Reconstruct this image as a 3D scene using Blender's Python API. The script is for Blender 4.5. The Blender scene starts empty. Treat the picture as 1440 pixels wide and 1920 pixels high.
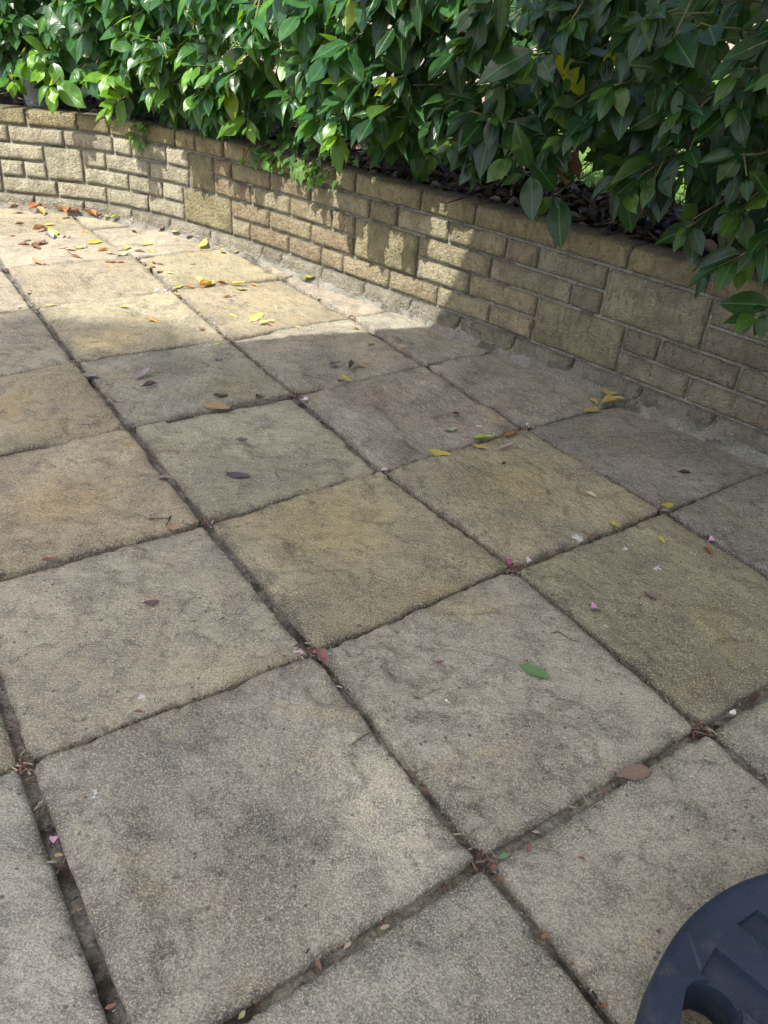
import bpy, bmesh, math, random
import numpy as np
from mathutils import Vector, Matrix, Euler, noise

# ------------------------------------------------------------------ camera, sky, sun, exposure
scene = bpy.context.scene
col = scene.collection
CAM_Z = 0.976
cam_data = bpy.data.cameras.new('camera')
cam_data.sensor_fit = 'VERTICAL'
cam_data.sensor_height = 32.0
cam_data.lens = 1478.8 / 1920 * 32.0
cam_data.clip_start = 0.02
cam_data.clip_end = 2000
cam = bpy.data.objects.new('camera', cam_data)
cam.matrix_world = Matrix.Translation((0, 0, CAM_Z)) @ Matrix.Rotation(0.99, 4, 'X') @ Matrix.Rotation(0.0803, 4, 'Z')
col.objects.link(cam)
scene.camera = cam

SUN_EL, SUN_AZ = math.radians(57), math.radians(-138)     # azimuth from +Y towards +X
LDIR = Vector((math.sin(SUN_AZ) * math.cos(SUN_EL), math.cos(SUN_AZ) * math.cos(SUN_EL), math.sin(SUN_EL)))
world = bpy.data.worlds.new('World')
scene.world = world
world.use_nodes = True
wn = world.node_tree
sky = wn.nodes.new('ShaderNodeTexSky')
sky.sky_type = 'NISHITA'
sky.sun_disc = False
sky.sun_elevation = SUN_EL
sky.sun_rotation = SUN_AZ
sky.air_density = 0.8
sky.dust_density = 3.0
sky.ozone_density = 0.6
bg = wn.nodes['Background']
bg.inputs['Strength'].default_value = 0.15
wn.links.new(sky.outputs[0], bg.inputs['Color'])
sun = bpy.data.lights.new('sun', 'SUN')
sun.energy = 3.9
sun.angle = math.radians(0.53)
sun.color = (1.0, 0.965, 0.90)
sun_o = bpy.data.objects.new('sun', sun)
sun_o.rotation_euler = (-LDIR).to_track_quat('-Z', 'Y').to_euler()
sun_o.location = (-4, -2, 8)
col.objects.link(sun_o)
scene.view_settings.view_transform = 'Standard'
scene.view_settings.look = 'None'
scene.view_settings.gamma = 1
scene.view_settings.use_curve_mapping = False
scene.view_settings.exposure = 1.1
scene.cycles.max_bounces = 4
scene.cycles.transparent_max_bounces = 8

RND = random.Random(11)

# ------------------------------------------------------------------ measured positions (metres)
WALL = [[-1.95, 3.872], [-1.85, 3.867], [-1.75, 3.859], [-1.65, 3.852], [-1.55, 3.843], [-1.45, 3.824], [-1.35, 3.789], [-1.25, 3.747], [-1.15, 3.7], [-1.05, 3.646], [-0.95, 3.581], [-0.85, 3.511], [-0.75, 3.44], [-0.65, 3.367], [-0.55, 3.29], [-0.45, 3.208], [-0.35, 3.122], [-0.25, 3.035], [-0.15, 2.95], [-0.05, 2.867], [0.05, 2.784], [0.15, 2.7], [0.25, 2.614], [0.35, 2.526], [0.45, 2.434], [0.55, 2.34], [0.65, 2.245], [0.75, 2.148], [0.85, 2.051], [0.95, 1.955], [1.05, 1.86]]
GRID = {(-5,-7):(-4.549,3.101), (-5,-6):(-4.267,2.715), (-5,-5):(-3.986,2.330), (-5,-4):(-3.704,1.944), (-5,-3):(-3.423,1.559), (-5,-2):(-3.141,1.174), (-5,-1):(-2.860,0.788), (-5,0):(-2.578,0.403), (-5,1):(-2.297,0.017), (-5,2):(-2.015,-0.368), (-5,3):(-1.733,-0.754), (-5,4):(-1.452,-1.139), (-5,5):(-1.170,-1.524), (-5,6):(-0.889,-1.910), (-5,7):(-0.607,-2.295), (-5,8):(-0.326,-2.681), (-4,-7):(-4.167,3.379), (-4,-6):(-3.885,2.993), (-4,-5):(-3.604,2.608), (-4,-4):(-3.322,2.222), (-4,-3):(-3.041,1.837), (-4,-2):(-2.759,1.451), (-4,-1):(-2.478,1.066), (-4,0):(-2.196,0.681), (-4,1):(-1.915,0.295), (-4,2):(-1.633,-0.090), (-4,3):(-1.352,-0.476), (-4,4):(-1.070,-0.861), (-4,5):(-0.789,-1.247), (-4,6):(-0.507,-1.632), (-4,7):(-0.226,-2.017), (-4,8):(0.056,-2.403), (-3,-7):(-3.785,3.657), (-3,-6):(-3.503,3.271), (-3,-5):(-3.222,2.886), (-3,-4):(-2.940,2.500), (-3,-3):(-2.659,2.115), (-3,-2):(-2.377,1.729), (-3,-1):(-2.096,1.344), (-3,0):(-1.814,0.958), (-3,1):(-1.534,0.573), (-3,2):(-1.253,0.187), (-3,3):(-0.971,-0.198), (-3,4):(-0.688,-0.583), (-3,5):(-0.407,-0.969), (-3,6):(-0.125,-1.354), (-3,7):(0.156,-1.740), (-3,8):(0.438,-2.125), (-2,-7):(-3.403,3.934), (-2,-6):(-3.122,3.549), (-2,-5):(-2.840,3.164), (-2,-4):(-2.559,2.780), (-2,-3):(-2.278,2.396), (-2,-2):(-1.996,2.009), (-2,-1):(-1.714,1.620), (-2,0):(-1.433,1.234), (-2,1):(-1.154,0.849), (-2,2):(-0.874,0.465), (-2,3):(-0.592,0.080), (-2,4):(-0.308,-0.305), (-2,5):(-0.025,-0.691), (-2,6):(0.257,-1.076), (-2,7):(0.538,-1.462), (-2,8):(0.820,-1.847), (-1,-7):(-3.021,4.212), (-1,-6):(-2.740,3.827), (-1,-5):(-2.459,3.443), (-1,-4):(-2.178,3.063), (-1,-3):(-1.896,2.679), (-1,-2):(-1.615,2.289), (-1,-1):(-1.331,1.895), (-1,0):(-1.050,1.508), (-1,1):(-0.770,1.124), (-1,2):(-0.497,0.742), (-1,3):(-0.210,0.360), (-1,4):(0.073,-0.025), (-1,5):(0.357,-0.412), (-1,6):(0.639,-0.798), (-1,7):(0.920,-1.184), (-1,8):(1.202,-1.569), (0,-7):(-2.639,4.490), (0,-6):(-2.359,4.105), (0,-5):(-2.081,3.721), (0,-4):(-1.795,3.340), (0,-3):(-1.517,2.964), (0,-2):(-1.239,2.570), (0,-1):(-0.947,2.163), (0,0):(-0.671,1.791), (0,1):(-0.380,1.390), (0,2):(-0.104,1.023), (0,3):(0.171,0.642), (0,4):(0.455,0.255), (0,5):(0.738,-0.133), (0,6):(1.021,-0.520), (0,7):(1.302,-0.906), (0,8):(1.584,-1.291), (1,-7):(-2.258,4.768), (1,-6):(-1.978,4.383), (1,-5):(-1.701,3.998), (1,-4):(-1.428,3.612), (1,-3):(-1.094,3.233), (1,-2):(-0.851,2.874), (1,-1):(-0.544,2.434), (1,0):(-0.283,2.064), (1,1):(-0.012,1.662), (1,2):(0.276,1.315), (1,3):(0.556,0.918), (1,4):(0.838,0.533), (1,5):(1.120,0.144), (1,6):(1.402,-0.242), (1,7):(1.684,-0.628), (1,8):(1.965,-1.013), (2,-7):(-1.876,5.046), (2,-6):(-1.596,4.661), (2,-5):(-1.319,4.274), (2,-4):(-1.037,3.886), (2,-3):(-0.774,3.485), (2,-2):(-0.480,3.126), (2,-1):(-0.171,2.725), (2,0):(0.093,2.347), (2,1):(0.371,1.968), (2,2):(0.663,1.589), (2,3):(0.940,1.199), (2,4):(1.221,0.810), (2,5):(1.503,0.422), (2,6):(1.784,0.035), (2,7):(2.066,-0.350), (2,8):(2.347,-0.735), (3,-7):(-1.494,5.324), (3,-6):(-1.212,4.938), (3,-5):(-0.934,4.551), (3,-4):(-0.658,4.161), (3,-3):(-0.378,3.777), (3,-2):(-0.090,3.395), (3,-1):(0.199,3.009), (3,0):(0.478,2.624), (3,1):(0.757,2.243), (3,2):(1.041,1.861), (3,3):(1.323,1.475), (3,4):(1.603,1.086), (3,5):(1.885,0.699), (3,6):(2.166,0.313), (3,7):(2.448,-0.072), (3,8):(2.729,-0.458), (4,-7):(-1.112,5.602), (4,-6):(-0.830,5.216), (4,-5):(-0.549,4.831), (4,-4):(-0.270,4.444), (4,-3):(0.010,4.057), (4,-2):(0.293,3.674), (4,-1):(0.578,3.288), (4,0):(0.859,2.903), (4,1):(1.140,2.520), (4,2):(1.422,2.135), (4,3):(1.704,1.749), (4,4):(1.985,1.362), (4,5):(2.267,0.977), (4,6):(2.548,0.591), (4,7):(2.830,0.206), (4,8):(3.111,-0.180), (5,-7):(-0.730,5.880), (5,-6):(-0.448,5.494), (5,-5):(-0.167,5.109), (5,-4):(0.115,4.723), (5,-3):(0.396,4.338), (5,-2):(0.678,3.953), (5,-1):(0.959,3.567), (5,0):(1.241,3.182), (5,1):(1.522,2.796), (5,2):(1.804,2.411), (5,3):(2.085,2.025), (5,4):(2.367,1.640), (5,5):(2.648,1.255), (5,6):(2.930,0.869), (5,7):(3.212,0.484), (5,8):(3.493,0.098)}
ZLOW = [[0.08, 0.484], [0.231, 0.485], [0.33, 0.483], [0.488, 0.506], [0.617, 0.428], [0.78, 0.517], [0.895, 0.461], [1.063, 0.52], [1.222, 0.484], [1.38, 0.486], [1.536, 0.561], [1.627, 0.666], [1.8, 0.685], [1.918, 0.545], [2.103, 0.556], [2.222, 0.594], [2.342, 0.569], [2.484, 0.523], [2.568, 0.537], [2.675, 0.619], [2.85, 0.538], [2.943, 0.609], [3.089, 0.582], [3.201, 0.54], [3.307, 0.549], [3.501, 0.531]]
HERO = [[-1.251, 3.55, 0.513, 8], [-1.234, 3.541, 0.63, 8], [-1.564, 3.747, 0.551, 5], [-0.686, 3.232, 0.699, 6], [-0.617, 3.202, 0.533, 6], [-0.142, 2.624, 0.654, 9], [-0.21, 2.718, 0.748, 8], [-0.248, 2.736, 0.595, 7], [0.182, 2.493, 0.581, 6], [0.042, 2.58, 0.658, 5], [0.394, 2.291, 0.549, 4], [0.701, 1.838, 0.501, 9], [0.788, 1.746, 0.434, 7], [0.665, 1.967, 0.562, 7], [0.769, 1.793, 0.56, 7], [-0.923, 3.412, 0.75, 7], [-0.415, 3.02, 0.741, 6], [0.556, 2.08, 0.646, 6], [0.284, 2.355, 0.73, 6], [0.719, 1.846, 0.7, 6], [0.574, 2.013, 0.848, 6], [-1.042, 3.505, 0.627, 7], [-1.718, 3.867, 0.612, 7], [-1.626, 3.841, 0.61, 6], [-1.78, 3.872, 0.546, 6], [-1.636, 3.833, 0.67, 7], [0.095, 2.532, 0.925, 7], [0.154, 2.498, 0.905, 7], [0.05, 2.573, 0.946, 7]]
STAINS = [[-0.121, 1.139, 0.055, "d"], [0.469, 0.649, 0.045, "d"], [-0.734, 2.515, 0.11, "d"], [-0.654, 2.178, 0.14, "d"], [0.21, 1.699, 0.09, "d"], [0.57, 1.373, 0.07, "d"], [-0.2, 2.27, 0.16, "d"], [0.042, 1.796, 0.06, "d"], [-0.125, 0.653, 0.05, "d"], [-0.277, 0.648, 0.04, "d"], [0.411, 1.492, 0.04, "d"], [0.592, 1.011, 0.05, "d"], [-0.542, 1.117, 0.06, "d"], [-0.458, 2.081, 0.12, "y"], [-0.916, 2.338, 0.12, "o"], [-0.712, 1.426, 0.14, "o"], [0.306, 1.663, 0.16, "y"], [-0.115, 1.428, 0.2, "y"], [-1.007, 1.856, 0.1, "o"], [0.148, 1.188, 0.1, "y"], [0.525, 3.119, 0.05, "y"], [0.057, 0.484, 0.035, "w"], [-0.485, 0.688, 0.07, "w"], [0.394, 0.862, 0.06, "w"], [-0.058, 2.103, 0.1, "p"], [0.681, 1.933, 0.15, "p"]]
SPECKS = [[0.239, 1.961, 0.0179], [0.382, 1.999, 0.0183], [0.427, 1.442, 0.0243], [0.535, 1.421, 0.0147], [0.586, 1.353, 0.0191], [0.144, 1.721, 0.0134], [-0.375, 0.699, 0.0119], [-0.364, 0.883, 0.0111], [0.437, 1.317, 0.0069], [0.678, 1.417, 0.0063]]
FALLEN = [
  (-1.88, 3.891, 0.047, 0.34, 'po', '', 30, 388),
  (-1.742, 3.952, 0.075, 1.03, 'or', '', 93, 387),
  (-1.619, 3.882, 0.06, 0.34, 'yo', '', 130, 397),
  (-1.6, 3.844, 0.075, 1.8, 'or', '', 132, 401),
  (-1.555, 3.938, 0.075, -0.67, 'or', '', 163, 394),
  (-1.477, 3.865, 0.071, -0.52, 'or', '', 183, 403),
  (-1.378, 3.866, 0.048, 0.97, 'y', 'the brightest yellow leaf at the foot of the far curved wall', 222, 406),
  (-1.41, 3.877, 0.024, 0.33, 'dr', '', 211, 404),
  (-1.328, 3.829, 0.043, 0.33, 'yg', '', 237, 411),
  (-1.723, 3.79, 0.068, -0.64, 'yt', '', 75, 402),
  (-1.81, 3.771, 0.045, -0.03, 'br', '', 37, 401),
  (-1.718, 3.707, 0.023, 0.33, 'ta', '', 63, 410),
  (-1.587, 3.752, 0.039, 0.99, 'or', '', 123, 410),
  (-1.726, 3.583, 0.035, 0.32, 'br', '', 38, 422),
  (-1.612, 3.621, 0.041, 0.54, 'y', '', 92, 422),
  (-1.617, 3.522, 0.061, 1.19, 'ob', '', 73, 432),
  (-1.585, 3.542, 0.031, 0.31, 'yo', '', 90, 431),
  (-1.595, 3.427, 0.028, 0.31, 'y', '', 66, 443),
  (-1.669, 3.377, 0.021, 0.65, 'rb', '', 24, 446),
  (-1.535, 3.474, 0.072, -0.8, 'yg', '', 100, 440),
  (-1.527, 3.413, 0.075, -0.86, 'wh', 'curled pale cream leaf among the litter on the far sunlit slab', 93, 447),
  (-1.477, 3.428, 0.035, 1.31, 'pu', '', 117, 447),
  (-1.459, 3.434, 0.035, 1.79, 'ta', '', 126, 447),
  (-1.416, 3.521, 0.04, 1.83, 'yo', '', 158, 439),
  (-1.32, 3.389, 0.06, 0.91, 'y', '', 179, 457),
  (-1.578, 3.318, 0.033, 0.94, 'ta', '', 53, 456),
  (-1.572, 3.261, 0.041, 0.29, 'rb', '', 45, 463),
  (-1.523, 3.276, 0.049, 1.15, 'ob', '', 70, 463),
  (-1.514, 3.238, 0.048, -0.59, 'br', '', 67, 468),
  (-1.506, 3.306, 0.046, 1.52, 'rb', '', 83, 460),
  (-1.416, 3.275, 0.038, 0.62, 'po', '', 118, 467),
  (-1.384, 3.26, 0.046, -0.28, 'ta', '', 130, 470),
  (-1.355, 3.285, 0.048, 0.9, 'y', '', 147, 468),
  (-1.341, 3.314, 0.038, 1.77, 'ta', '', 158, 465),
  (-1.324, 3.159, 0.059, -0.27, 'po', '', 140, 485),
  (-1.427, 3.054, 0.058, -0.58, 'po', '', 72, 495),
  (-1.25, 3.283, 0.039, 0.88, 'yo', '', 194, 472),
  (-1.207, 3.247, 0.035, -0.28, 'ta', '', 208, 478),
  (-1.196, 3.316, 0.047, 1.24, 'ta', '', 223, 470),
  (-1.169, 3.127, 0.037, 0.28, 'rb', '', 207, 495),
  (-1.137, 3.136, 0.039, -0.02, 'rb', '', 223, 495),
  (-1.162, 3.245, 0.061, 1.07, 'pg', 'pale green leaf in the litter heap on the left slab joint', 228, 480),
  (-1.314, 2.7, 0.026, 1.61, 'ta', '', 55, 553),
  (-1.287, 2.559, 0.014, 0.24, 'pk', '', 37, 579),
  (-1.198, 2.591, 0.042, 0.68, 'yp', 'long pale yellow leaf lying along the joint at the far left', 93, 577),
  (-0.953, 2.628, 0.027, -0.24, 'y', 'yellow leaf with a curled dark edge on the sunlit slab, left of centre', 233, 581),
  (-1.175, 3.356, 0.056, 1.83, 'y', '', 238, 466),
  (-1.114, 3.425, 0.053, 0.29, 'y', '', 274, 460),
  (-1.104, 3.31, 0.04, -0.02, 'ta', '', 263, 474),
  (-1.059, 3.332, 0.029, -0.85, 'y', '', 286, 473),
  (-1.008, 3.631, 0.045, -0.68, 'y', 'yellow leaf beside the leaf shadow at the wall foot', 343, 441),
  (-1.222, 3.601, 0.03, -0.66, 'dr', '', 251, 437),
  (-1.269, 3.754, 0.019, 0.32, 'rb', '', 251, 420),
  (-1.061, 3.731, 0.049, 1.1, 'rb', '', 332, 429),
  (-0.889, 3.64, 0.033, -0.31, 'rb', 'red-brown leaf on the mortar strip below the wall', 393, 444),
  (-0.874, 3.463, 0.06, 1.37, 'y', '', 382, 464),
  (-0.779, 3.389, 0.04, -1.03, 'y', '', 416, 476),
  (-0.681, 3.401, 0.027, 0.28, 'y', '', 460, 478),
  (-1.005, 3.173, 0.046, 1.39, 'y', '', 290, 495),
  (-1.01, 3.104, 0.048, 1.62, 'yp', '', 278, 504),
  (-0.981, 3.157, 0.029, -0.28, 'gr', '', 299, 498),
  (-0.993, 3.109, 0.025, 0.27, 'rb', '', 287, 504),
  (-1.058, 3.158, 0.039, -0.28, 'br', '', 263, 495),
  (-0.915, 3.058, 0.032, -0.47, 'yp', '', 317, 514),
  (-0.954, 3.062, 0.034, 1.37, 'br', '', 299, 512),
  (-0.852, 3.193, 0.021, 0.27, 'ta', '', 363, 498),
  (-0.786, 3.003, 0.059, -1.08, 'yp', '', 372, 527),
  (-0.746, 2.94, 0.064, 1.1, 'yo', 'orange-yellow leaf, largest of the bunch on the far joint', 384, 538),
  (-0.731, 2.97, 0.036, 0.96, 'y', '', 395, 534),
  (-0.796, 2.901, 0.036, 0.53, 'or', '', 355, 542),
  (-0.693, 2.993, 0.031, -0.02, 'or', 'red and orange leaf lying on the far cross joint', 416, 532),
  (-0.628, 2.977, 0.049, -0.02, 'y', '', 446, 537),
  (-0.608, 2.93, 0.04, 0.25, 'yp', '', 451, 545),
  (-0.568, 2.986, 0.027, -0.27, 'yo', '', 476, 538),
  (-0.836, 2.903, 0.04, 0.97, 'yg', '', 335, 540),
  (-0.825, 2.824, 0.028, -0.95, 'y', '', 330, 553),
  (-0.905, 2.841, 0.022, 1.49, 'pu', '', 292, 547),
  (-0.87, 2.85, 0.019, 1.34, 'pu', '', 311, 547),
  (-0.915, 2.82, 0.017, 0.25, 'y', '', 284, 550),
  (-0.639, 2.834, 0.033, 0.74, 'po', '', 426, 559),
  (-0.618, 2.857, 0.019, 0.25, 'pg', '', 439, 556),
  (-0.574, 2.754, 0.026, -0.61, 'ta', '', 451, 575),
  (-0.722, 2.684, 0.018, 0.24, 'or', 'bright orange-red leaf on the middle joint at the sunlit edge', 365, 581),
  (-0.683, 2.616, 0.02, 0.23, 'y', '', 377, 595),
  (-0.579, 2.646, 0.024, -0.25, 'y', '', 437, 594),
  (-0.827, 2.519, 0.038, -0.15, 'yo', 'yellow leaf with an orange tip on the sunlit slab beside the dark stain', 284, 607),
  (-0.654, 2.493, 0.024, 0.22, 'rb', '', 377, 620),
  (-0.5, 2.615, 0.045, 0.86, 'yp', '', 476, 603),
  (-0.341, 3.142, 0.06, 0.26, 'y', 'long yellow leaf lying alone below the mortar strip of the wall', 595, 524),
  (-0.321, 2.913, 0.03, -0.27, 'y', '', 592, 559),
  (-0.452, 2.59, 0.049, 0.68, 'yp', '', 500, 610),
  (-0.428, 2.58, 0.043, 0.22, 'po', '', 512, 613),
  (-0.362, 2.653, 0.034, 0.67, 'yo', '', 554, 602),
  (-0.34, 2.574, 0.045, -0.85, 'y', '', 560, 618),
  (-0.498, 2.643, 0.05, 0.87, 'y', '', 480, 598),
  (-0.15, 2.617, 0.024, -0.02, 'y', '', 666, 618),
  (-0.173, 2.747, 0.017, 0.23, 'yo', '', 659, 593),
  (-0.576, 2.38, 0.029, 0.66, 'yg', 'yellow-green leaf just inside the shade at the slab corner', 407, 647),
  (-0.544, 2.259, 0.031, 0.63, 'gr', '', 410, 676),
  (-0.09, 2.486, 0.035, 1.01, 'yt', '', 694, 647),
  (0.005, 2.459, 0.014, 0.21, 'yo', '', 747, 657),
  (0.022, 2.467, 0.018, 0.21, 'yo', '', 757, 656),
  (-0.19, 2.293, 0.04, -0.02, 'pb', 'flat purple-brown leaf in the shade left of the curled grey one', 627, 685),
  (-0.138, 2.283, 0.055, 1.43, 'dg', 'curled dark grey leaf standing up beside an orange one', 658, 690),
  (-0.111, 2.301, 0.029, -0.23, 'po', 'small orange-tan leaf touching the curled grey leaf', 675, 687),
  (-0.148, 2.188, 0.046, -0.71, 'y', 'yellow leaf at the lip of the dark joint near the middle', 647, 713),
  (-0.161, 2.158, 0.034, 1.43, 'pb', '', 637, 720),
  (-0.098, 2.205, 0.01, 0.19, 'y', '', 679, 711),
  (-0.046, 2.244, 0.012, 0.2, 'y', '', 712, 704),
  (-0.251, 2.02, 0.032, -1.19, 'pk', '', 569, 753),
  (-0.726, 2.097, 0.056, 1.12, 'pg2', 'pinkish grey leaf curved up at one end, above a dark one', 270, 707),
  (-0.692, 2.036, 0.043, 0.69, 'pb', 'dark purple-brown leaf below the pinkish curved one', 280, 725),
  (-0.695, 2.138, 0.018, 0.2, 'ta', '', 297, 698),
  (-0.481, 1.994, 0.053, 0.91, 'gb', 'grey-brown leaf lying above the large tan leaf', 413, 748),
  (-0.475, 1.934, 0.066, 0.06, 'tn', 'large tan leaf lying across the edge of the joint', 408, 766),
  (-0.377, 2.014, 0.037, 1.67, 'db', 'dark brown curled leaf standing at the joint', 485, 748),
  (-0.872, 2.064, 0.047, -0.2, 'gr', 'grey leaf lying across the joint at the left', 168, 708),
  (-0.678, 1.811, 0.028, 0.76, 'gr', 'grey leaf at the crossing of joints on the left', 243, 793),
  (-0.374, 1.754, 0.042, -0.48, 'gb', '', 453, 830),
  (-0.341, 1.852, 0.031, -0.01, 'pg2', '', 490, 799),
  (-0.351, 1.583, 0.06, -0.17, 'pu2', 'smooth purple leaf alone on the greenish slab', 445, 896),
  (-0.51, 1.543, 0.036, -0.17, 'gr', 'grey leaf beside the wide mortar joint on the left', 310, 902),
  (0.178, 2.006, 0.034, 1.3, 'dr', 'dark red triangular leaf on the brown slab in the shade', 854, 780),
  (0.161, 1.906, 0.041, 0.64, 'pg', 'crumpled pale green leaf below the dark red one', 844, 810),
  (0.123, 1.764, 0.062, -0.01, 'y', 'largest yellow leaf, lying in the joint at the middle of the patio', 819, 856),
  (0.245, 1.862, 0.053, -0.13, 'yg', 'green and yellow leaf on the edge of the middle slab', 904, 829),
  (0.231, 1.819, 0.039, -0.13, 'y', 'yellow curled leaf just under the green and yellow one', 896, 843),
  (0.321, 1.905, 0.051, 0.62, 'ob', 'orange-brown leaf lying in the dark joint', 955, 819),
  (0.365, 1.904, 0.029, -0.74, 'gr', '', 986, 822),
  (0.304, 1.825, 0.042, 0.48, 'pg2', 'pale pinkish grey crumpled leaf on the buff slab', 948, 845),
  (0.291, 1.742, 0.018, 0.7, 'db', '', 944, 874),
  (-0.005, 1.663, 0.022, 0.16, 'pk', 'pale pink petal at the crossing of joints in the middle', 722, 886),
  (0.269, 1.324, 0.019, 0.13, 'mg', 'bright magenta petal at the joint crossing', 955, 1060),
  (0.31, 1.338, 0.017, 0.13, 'pk', 'pale pink petal right of the magenta one', 990, 1055),
  (0.491, 1.622, 0.027, -0.85, 'cr', 'narrow cream leaf alone on the buff slab', 1107, 933),
  (0.668, 1.604, 0.038, 0.41, 'y', 'yellow leaf over a grey one at the joint crossing on the right', 1249, 952),
  (0.657, 1.579, 0.026, 0.15, 'gr', '', 1245, 962),
  (0.522, 1.504, 0.026, -0.52, 'y', 'round yellow leaf on the edge of the joint', 1150, 987),
  (0.46, 1.443, 0.027, 1.12, 'ob', 'small orange-brown curled leaf in the joint', 1108, 1012),
  (0.569, 1.519, 0.019, 0.4, 'rb', '', 1186, 983),
  (0.62, 1.459, 0.027, -1.32, 'y', 'oval yellow leaf on the olive slab at the right', 1240, 1015),
  (0.712, 1.427, 0.033, -1.36, 'ob', 'brown twisted leaf on the olive slab below a pink petal', 1325, 1037),
  (0.737, 1.475, 0.022, -0.36, 'pk2', 'lilac pink petal in the joint at the right edge', 1334, 1015),
  (0.674, 1.292, 0.019, -0.66, 'yt', 'half yellow half brown small leaf on the olive slab', 1327, 1107),
  (0.545, 1.25, 0.037, -0.63, 'gb', 'narrow grey-brown curved leaf on the olive slab', 1218, 1122),
  (0.423, 1.204, 0.019, -0.15, 'pk2', 'pink crinkled petal on the corner of the olive slab', 1112, 1141),
  (0.281, 1.011, 0.057, -0.52, 'gn', 'large fresh green leaf with clear ribs on the front slab', 997, 1263),
  (0.615, 0.953, 0.015, -0.13, 'wh', 'white flake beside the joint crossing on the right', 1374, 1339),
  (0.659, 0.987, 0.036, 0.93, 'db', '', 1410, 1315),
  (0.643, 2.205, 0.075, 0.07, 'yd', 'upper of the dry yellow leaves piled at the wall foot', 1138, 748),
  (0.648, 2.151, 0.075, 0.35, 'yd', 'lower and longer of the dry yellow leaves piled at the wall foot', 1148, 763),
  (0.589, 2.158, 0.039, -0.98, 'yd', '', 1110, 758),
  (0.58, 2.103, 0.053, 0.35, 'yd', '', 1110, 773),
  (0.757, 1.773, 0.032, -0.13, 'db', 'dark dry leaf alone on the grey slab at the right', 1282, 890),
  (0.373, 2.49, 0.016, 1.11, 'y', '', 955, 667),
  (-0.13, 1.009, 0.02, 0.11, 'pk', 'pale pink petal in the joint near the brown leaf', 559, 1229),
  (-0.084, 1.001, 0.048, -1.21, 'rb2', 'pinkish brown leaf standing in the joint crossing', 607, 1239),
  (0.129, 0.919, 0.017, -0.13, 'wh', 'small white flake on the front slab', 837, 1324),
  (0.093, 0.746, 0.011, -0.53, 'ob', '', 797, 1487),
  (-0.419, 1.108, 0.036, 0.82, 'pb2', 'thin pinkish brown leaf alone on the front left slab', 281, 1136),
  (-0.414, 1.379, 0.027, -0.61, 'ta', '', 354, 983),
  (-0.443, 1.352, 0.033, 0.52, 'po', '', 323, 994),
  (-0.646, 1.209, 0.029, 0.51, 'rb', '', 92, 1056),
  (-0.361, 0.85, 0.015, 0.22, 'rb', '', 260, 1339),
  (0.413, 0.807, 0.052, 0.25, 'bl', 'largest brown leaf with a torn end, on the mortar joint at the right', 1186, 1455),
  (0.237, 0.666, 0.017, 1.17, 'rb2', '', 991, 1594),
  (0.185, 0.631, 0.014, 1.04, 'rb', '', 924, 1632),
  (0.249, 0.691, 0.008, 0.09, 'ta', '', 1003, 1565),
  (0.2, 0.65, 0.017, 0.44, 'gn', 'small green lobed leaf at the joint crossing of the front slabs', 942, 1609),
  (0.307, 0.656, 0.007, 0.09, 'rb', '', 1087, 1614),
  (0.192, 0.613, 0.007, -0.51, 'ob', '', 936, 1656),
  (0.244, 0.546, 0.01, 0.69, 'ob', '', 1020, 1756),
  (0.303, 0.467, 0.012, 0.37, 'ob', '', 1130, 1890),
  (0.561, 0.905, 0.017, -0.4, 'ta', '', 1331, 1376),
  (0.358, 0.771, 0.007, 0.09, 'rb', '', 1128, 1487),
  (-0.034, 0.486, 0.011, -0.93, 'rb', '', 597, 1816),
  (0.043, 0.539, 0.009, 0.43, 'ta', '', 722, 1743),
  (-0.002, 0.512, 0.01, 0.77, 'ta', '', 651, 1779),
  (-0.114, 0.425, 0.005, 1.18, 'yp', '', 453, 1910),
  (-0.404, 0.622, 0.014, 1.02, 'pk2', 'lilac pink petal in the wide joint at the lower left', 103, 1578),
  (-0.389, 0.599, 0.01, 0.09, 'yt', '', 111, 1609),
  (-0.262, 0.424, 0.008, 0.44, 'rb', '', 208, 1892),
  (0.402, 0.474, 0.014, 0.86, 'pk3', 'shrivelled pink petal inside the hole of the blue base', 1285, 1890),
  (0.421, 0.467, 0.018, -0.09, 'gb', 'grey-brown leaf inside the hole of the blue base', 1318, 1905),
  (0.44, 0.475, 0.014, -1.25, 'gn2', 'green leaf inside the hole of the blue base', 1345, 1893),
]
TWIGS = [[[-0.777, 1.949], [-0.75, 1.913], [-0.723, 1.918]], [[-0.789, 1.77], [-0.754, 1.779]], [[-0.5, 1.381], [-0.458, 1.387], [-0.457, 1.399], [-0.457, 1.358], [-0.425, 1.323]], [[-0.02, 0.818], [-0.001, 0.837], [0.016, 0.847]], [[0.325, 1.114], [0.341, 1.119], [0.363, 1.1], [0.377, 1.097]], [[0.259, 1.066], [0.265, 1.081]], [[-0.266, 1.614], [-0.245, 1.573]], [[0.661, 1.66], [0.673, 1.619]], [[-0.104, 0.439], [-0.089, 0.443]], [[0.042, 0.542], [0.053, 0.559]], [[0.39, 1.005], [0.398, 0.996]], [[-0.537, 0.769], [-0.515, 0.758]]]
IVY_S = [1.503, 1.597, 1.716, 1.832, 1.657, 1.776, 1.891, 1.567, 1.744, 1.535, 1.626, 1.835]
TRUNK_S = [2.972, 2.493, 2.794, 1.671, 3.37, 0.998, 0.412]
BUD = (0.109, 1.013)

# ------------------------------------------------------------------ helpers
def tag(o, label=None, category=None, group=None, kind=None):
    if label: o['label'] = label
    if category: o['category'] = category
    if group: o['group'] = group
    if kind: o['kind'] = kind
    return o

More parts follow.
